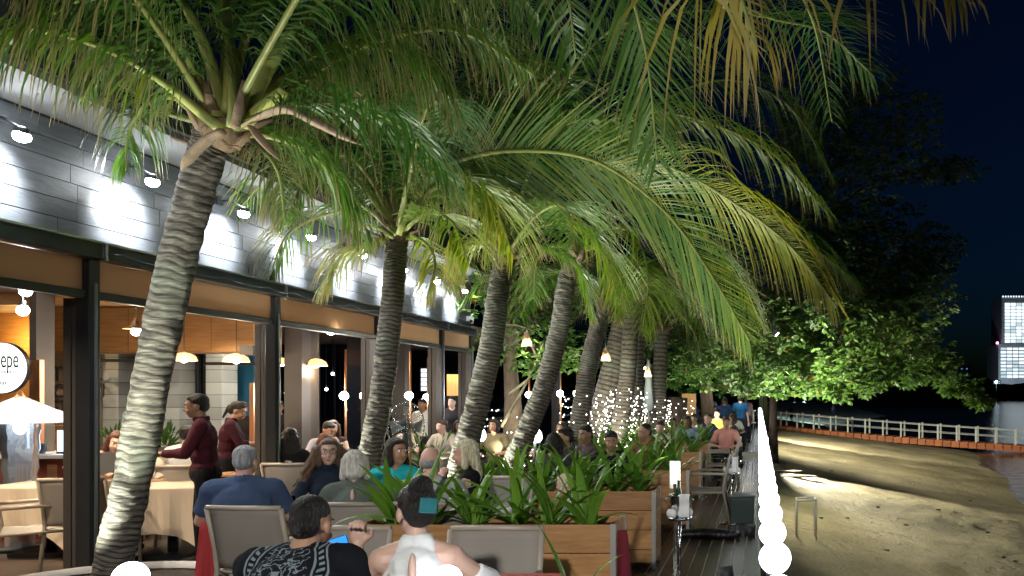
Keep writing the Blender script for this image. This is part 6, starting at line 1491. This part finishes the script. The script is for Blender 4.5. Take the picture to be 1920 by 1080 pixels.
p1, H1, M1, J1 = person('man in black printed tee seen from behind looking at a phone', (XZ(532, 3.3), 3.16, 0), R(4), lean=33, lat=2, turn=-10, hands=(tuple(_hl), tuple(_hr)), head=(0, -16, 0), skin='tan', topmat=tee_print(), bottom=(.03, .03, .05), hair='crew', hc='black', vox=.006, bulk=1.14, k=1.06, nl=.022, curl=(.5, .85))
p2, H2, M2_, J2 = person('woman in white halter blouse with bun and teal hair clip, seen from behind', (XZ(812, 3.62), 3.42, 0), R(14), lean=9, hands=((-.27, .22, 1.02), (.22, .40, .80), [(-.5, .5, -1), (.8, -.3, -.6)]), head=(-28, -4, 0), skin='fair', sleeve=None, bottom=(.5, .5, .5), hair='bun', hc='black', k=1.0, fem=True, vox=.006, curl=(.95, .5))
# blouse: halter with open back slit, gathered sleeve bands off the shoulder
Cn = MB(); wm = cloth_m((.74, .76, .76), 'white_blouse')
ln = R(9); u2 = Vector((0, math.sin(ln), math.cos(ln))); Mt2 = Matrix.Rotation(-ln, 3, 'X'); P2 = Vector((0, 0, .53))
Cn.ball(P2+u2*.03, (.185, .14, .14), 16, 10, M=Mt2); Cn.ball(P2+u2*.17, (.155, .122, .17), 16, 10, M=Mt2); Cn.ball(P2+u2*.32, (.145, .130, .16), 16, 10, M=Mt2)
for s in (-1, 1):
    capsule(Cn, P2+u2*.36+Mt2 @ Vector((s*.085, -.02, 0)), P2+u2*.53+Mt2 @ Vector((s*.038, -.02, 0)), .058, .034, 12); Cn.ball(P2+u2*.33+Mt2 @ Vector((s*.065, .085, 0)), .075, 10, 8)
Cn.ball(P2+u2*.42+Mt2 @ Vector((0, -.012, 0)), (.118, .108, .10), 14, 10, M=Mt2)
for a in range(16): capsule(Cn, P2+u2*.515+Mt2 @ Vector((.058*math.cos(a*.3927), .01+.058*math.sin(a*.3927), 0)), P2+u2*.552+Mt2 @ Vector((.054*math.cos(a*.3927), .016+.054*math.sin(a*.3927), 0)), .013, .012, 8)
remesh(Cn.build('blouse', wm, p2), .007, 3, (.010, .05))
for s in (0, 1):
    el, wr = J2[s]; shp = P2+u2*.455+Mt2 @ Vector(((-1 if s == 0 else 1)*.15, 0, 0)); Sv = MB(); a = shp.lerp(el, .42); b_ = shp.lerp(el, 1.0); capsule(Sv, a, a.lerp(b_, .5), .056, .072, 14, True, True); capsule(Sv, a.lerp(b_, .5), b_, .072, .066, 14)
    capsule(Sv, el, el.lerp(wr, .22), .066, .05, 12, flat_b=True)
    remesh(Sv.build('sleeve', wm, p2), .008, 2, (.012, .04))
Sl = MB(); c0 = P2+u2*.40+Mt2 @ Vector((0, -.118, 0)); Sl.ball(c0, (.017, .022, .085), 10, 10, M=Mt2); Sl.build('back_slit', SK['fair'], p2)
Cl = MB(); Cl.box(H2(.012, -.118, .028), (.072, .02, .066), M2_ @ Matrix.Rotation(R(8), 3, 'Y')); Cl.build('hair_clip', mat('teal_clip', (.035, .19, .22), .3, var=.2, vscale=20), p2, bevel=.004)
# phone in the right hand
ph = thing('phone', 'phone with blue-lit screen in the hand of the man in black', 'phone', W(641, 1036, 3.50))
ph.rotation_euler = Euler((R(-22), R(-16), R(28)), 'XYZ')
MB().box((0, 0, 0), (.074, .009, .145)).build('case', m_dark, ph, bevel=.004); MB().box((0, -.0056, 0), (.068, .002, .136)).build('screen', emit('phone_blue', (.02, .22, .85), 1.3), ph)
# --- table of six
person('grey-haired man in navy blue polo shirt with his back to us', at(452, 6.0), R(20), lean=8, head=(10, -6, 0), skin='pink', top=(.055, .085, .165), hair='short', hc='grey', vox=.008, bulk=1.15, neck='collar', face=True)
def curls(Hr, H, Mh, X, Y, u, t):
    rg = random.Random(2)
    for i in range(46):
        s = 1 if i < 32 else -1; a = rg.uniform(0, 1); p = H(s*(.05+.035*rg.random()), -.03+.06*rg.random()-.04*a, .05-.10*a); pts = []
        L = rg.uniform(.30, .46) if s > 0 else rg.uniform(.15, .28)
        for j in range(7):
            f = j/6; pts.append(p+Vector((s*(.03+.17*f*rg.uniform(.7, 1.1))+.014*math.sin(f*16+i), .05*f-.02, -L*f)))
        Hr.tube(pts, [.020, .022, .022, .021, .019, .016, .008], 6)
person('woman with glasses and long curly brown hair facing us in dark jacket', at(618, 7.08), R(203), lean=3, head=(-3, -2, 0), skin='fair', top=(.012, .018, .032), sleeve='long', hair='mid', hc='curly', vox=.007, fem=True, glasses=True, extra=curls, neck='collar')
o_, H_, Mh_, J_ = person('woman with short white-blonde bob and grey-green top seen from behind', at(662, 6.08), R(22), lean=10, head=(4, -6, 0), skin='fair', top=(.13, .155, .14), hair='bob', hc='white', vox=.008, fem=True, bulk=1.08, face=False, k=.97)
kh = MB(); kh.ball(Vector((0, 0, .53))+Vector((0, math.sin(R(10)), math.cos(R(10))))*.43+Vector((.0, -.122, 0)), (.016, .016, .055), 10, 8); kh.build('keyhole', SK['fair'], o_)
person('dark-bobbed woman in turquoise top looking to the right', at(742, 7.1), R(200), lean=3, head=(-42, 0, 0), skin='tan', top=(.02, .42, .46), hair='mid', hc='dark', vox=.008, fem=True, k=1.0)
person('bald man with grey stubble sides seen from behind', at(806, 6.08), R(20), lean=6, head=(8, -4, 0), skin='pink', top=(.42, .44, .44), hair='balding', hc='grey', vox=.008, face=False, bulk=1.08, k=.99)
def hold_face(): pass
person('long-haired blonde woman in black sleeveless top resting chin on hand, facing left', at(902, 7.0), R(110), lean=10, head=(0, -6, 0), hands=((.02, .30, .98), (.1, .42, .80), [(-.6, .4, -1), (.8, -.3, -.8)]), skin='pink', top=(.01, .01, .012), sleeve='none', hair='long', hc='blond', vox=.008, fem=True, curl=(.8, .5))
person('small fair-haired child in white shirt half hidden by planter leaves', at(1086, 7.2), R(90), lean=14, head=(10, -12, 0), skin='fair', top=(.7, .7, .7), hair='short', hc='blond', k=.76, vox=.012)
# --- staff
person('waiter in maroon shirt standing and writing an order', at(386, 7.95), R(120), pose='stand', lean=4, head=(4, -8, 0), hands=((-.06, .34, 1.12), (.10, .33, 1.10)), skin='brown', top=(.055, .010, .018), sleeve='long', bottom=(.008, .008, .012), hair='short', hc='black', vox=.008, neck='collar', k=1.0)
person('waitress in maroon shirt with tied hair looking at her pad', at(425, 9.9), R(-62), pose='stand', lean=6, head=(6, -24, 0), hands=((-.08, .36, 1.10), (.08, .38, 1.14)), skin='tan', top=(.05, .010, .018), sleeve='rolled', bottom=(.01, .01, .012), hair='tied', hc='dark', vox=.010, fem=True, neck='collar', k=.95)
person('staff member in black polo facing us right of the waitress', at(454, 12.4), R(210), pose='stand', skin='tan', top=(.012, .012, .015), hair='short', hc='black', vox=.014, k=.93)
person('staff member in black polo standing left of the taupe column', at(523, 12.8), R(203), pose='stand', skin='tan', top=(.012, .012, .015), hair='short', hc='black', vox=.014, k=.94)
# --- inside guests
person('auburn-haired woman propping her head on one hand over a menu', at(208, 9.2), R(208), lean=14, lat=-6, head=(-10, -22, -14), hands=((.10, .40, .86), (.20, .14, 1.08), [(-.6, -.3, -.8), (.9, .5, -.9)]), skin='fair', top=(.45, .33, .28), sleeve='none', hair='mid', hc='auburn', vox=.010, fem=True, curl=(.4, .7))
mn = thing('menu', 'dark menu held by the auburn-haired woman', 'menu', (XZ(200, 8.85), 8.85, .93)); mn.rotation_euler = (R(-25), 0, R(5)); MB().box((0, 0, 0), (.2, .012, .24)).build('cover', mat('menu_dark', (.02, .018, .016), .6), mn)
person('guest in cream shirt leaning over the cloth table behind the trunk', at(316, 9.1), R(160), lean=30, head=(20, -25, 0), hands=((-.2, .45, .80), (.2, .45, .80)), skin='tan', top=(.60, .52, .42), hair='short', hc='black', vox=.012)
person('dark-haired guest in white top behind the standing waiter', at(343, 9.9), R(10), lean=8, head=(20, -8, 0), skin='tan', top=(.65, .62, .58), hair='short', hc='black', vox=.012)
person('woman with long dark hair in black tee with white circle print, from behind', at(540, 9.35), R(22), lean=14, head=(-12, -8, 0), skin='tan', top=(.012, .012, .015), hair='long', hc='dark', vox=.010, fem=True, face=False)
person('man in lavender-grey shirt bending over the table', at(590, 11.9), R(250), lean=24, head=(10, -25, 0), skin='brown', top=(.36, .35, .42), hair='short', hc='black', vox=.012, k=1.03)
person('dark-haired woman with bare shoulders resting chin on hands beside the lavender shirt', at(624, 12.1), R(208), lean=8, head=(0, -4, 0), hands=((-.05, .26, .98), (.05, .26, .98)), skin='tan', top=(.06, .03, .03), sleeve='none', hair='mid', hc='brown', vox=.012, fem=True, curl=(.8, .8))
person('red-haired girl in white and red bending at the table', at(584, 10.7), R(262), lean=18, head=(0, -20, 0), skin='fair', top=(.50, .06, .05), hair='mid', hc='auburn', vox=.012, fem=True, k=.92)
# --- group behind the second planter
person('guest with black hair seen from behind above the second planter', at(1030, 8.75), R(-10), lean=10, head=(0, -8, 0), skin='tan', top=(.05, .05, .06), hair='mid', hc='black', vox=.010, face=False, k=.97)
person('dark-haired man in profile facing left above the second planter', at(1072, 9.3), R(122), lean=6, head=(-8, -4, 0), skin='tan', top=(.07, .06, .06), hair='short', hc='black', vox=.009)
person('young woman with tied black hair glancing down above the second planter', at(1108, 10.3), R(142), lean=6, head=(-10, -10, 0), skin='tan', top=(.12, .08, .09), hair='tied', hc='black', vox=.010, fem=True)
person('boy with short black hair facing us above the planter leaves', at(1146, 9.35), R(190), lean=6, head=(0, -10, 0), skin='tan', top=(.012, .014, .018), hair='short', hc='black', vox=.009, k=.97)
person('broad man in patterned shirt behind the third planter', at(1222, 10.9), R(150), lean=10, head=(20, -12, 0), skin='tan', top=(.16, .09, .05), hair='crew', hc='black', vox=.011, bulk=1.15, k=1.0)
# --- background guests
rg = random.Random(5)
BGP = [(930, 13.6, 180, 'sit', (.22, .18, .10), 'guest in khaki sitting between the third and fourth palms'), (1062, 13.9, 150, 'sit', (.03, .05, .06), 'guest in dark teal sitting right of the glowing lantern'), (1085, 14.6, 200, 'sit', (.2, .12, .10), 'guest in brown sitting beside the fairy-lit fifth palm'),
       (795, 15.2, 175, 'stand', (.6, .6, .58), 'cook in white jacket seen through the last restaurant bay'), (848, 15.8, 200, 'stand', (.03, .03, .035), 'staff in black behind the last dark post'), (862, 14.8, 190, 'sit', (.15, .14, .13), 'guest in grey at the last restaurant bay'),
       (835, 13.5, 170, 'sit', (.3, .27, .22), 'guest in beige at the last restaurant bay'), (770, 13.6, 160, 'sit', (.5, .44, .34), 'guest in pale yellow behind the fan'), (1240, 13.4, 170, 'sit', (.55, .5, .45), 'fair guest in cream beyond the third planter'), (1262, 16.3, 185, 'sit', (.45, .22, .14), 'guest in rust shirt beyond the flower sprays'),
       (1290, 15.8, 180, 'sit', (.35, .5, .65), 'guest in pale blue shirt at the far tables'), (1305, 17.9, 160, 'sit', (.6, .58, .55), 'guest in off-white at the far tables'), (1322, 19.2, 200, 'sit', (.03, .03, .05), 'guest in navy at the far tables, hair tied'), (1335, 16.6, 140, 'sit', (.05, .09, .16), 'guest in blue jacket at the far tables'),
       (1362, 15.5, 180, 'sit', (.62, .28, .24), 'guest in salmon shirt at the far table by the aisle'), (1380, 17.3, 100, 'sit', (.06, .05, .05), 'guest in black at the far end by the aisle'), (1375, 21, 190, 'sit', (.5, .48, .46), 'guest in white at the farthest table'),
       (1305, 24.8, 100, 'stand', (.03, .06, .14), 'guest in dark blue standing beside the wooden board'), (1325, 25.5, 10, 'sit', (.25, .18, .14), 'guest in brown sitting at the far end'), (1340, 27, 190, 'sit', (.45, .05, .05), 'guest in bright red at the far end'), (1358, 23.5, 5, 'stand', (.012, .03, .08), 'man in navy standing with his back to us at the far end'),
       (1388, 24.5, 0, 'stand', (.015, .10, .24), 'man in royal blue shirt standing with his back to us at the far end'), (1332, 29, 180, 'stand', (.4, .5, .6), 'guest in light blue standing behind the far tables'), (1400, 28, 20, 'stand', (.3, .2, .18), 'guest in dull pink standing near the far rail'), (1346, 21.5, 170, 'sit', (.5, .4, .1), 'guest in mustard at the far tables')]
for px_, D, rz, pose, c, lab in BGP:
    person(lab, at(px_, D), R(rz), pose=pose, lean=rg.uniform(2, 12), head=(rg.uniform(-25, 25), rg.uniform(-12, 2), 0), skin=rg.choice(('tan', 'brown', 'fair', 'tan')), top=c, hair=rg.choice(('short', 'crew', 'short', 'mid')), hc=rg.choice(('black', 'dark', 'brown')), vox=.018, face=D < 16, k=rg.uniform(.93, 1.0), group='guests in the background')
# walkers on the far beach
for px_, py_, D, lab in ((1563, 775, 110, 'lone dark figure standing on the far sandbar'), (1484, 772, 78, 'dark figure walking near the far end of the walkway')):
    person(lab, (XZ(px_, D), D, sandz(XZ(px_, D), D)), R(30), pose='stand', skin='brown', top=(.05, .05, .06), vox=.03, face=False)
# ---- bake all remeshed surfaces into plain meshes
bpy.context.view_layer.update(); dg = bpy.context.evaluated_depsgraph_get()
for o in BLOBQ:
    me = bpy.data.meshes.new_from_object(o.evaluated_get(dg), preserve_all_data_layers=False, depsgraph=dg)
    o.modifiers.clear(); o.data = me
    me.polygons.foreach_set('use_smooth', [True]*len(me.polygons))
# lettering to plain meshes
for o in [o for o in S.objects if o.type == 'FONT']:
    me = bpy.data.meshes.new_from_object(o.evaluated_get(dg), depsgraph=dg)
    n = bpy.data.objects.new('letters', me); n.matrix_basis = o.matrix_basis; par = o.parent; bpy.data.objects.remove(o); link(n, par)
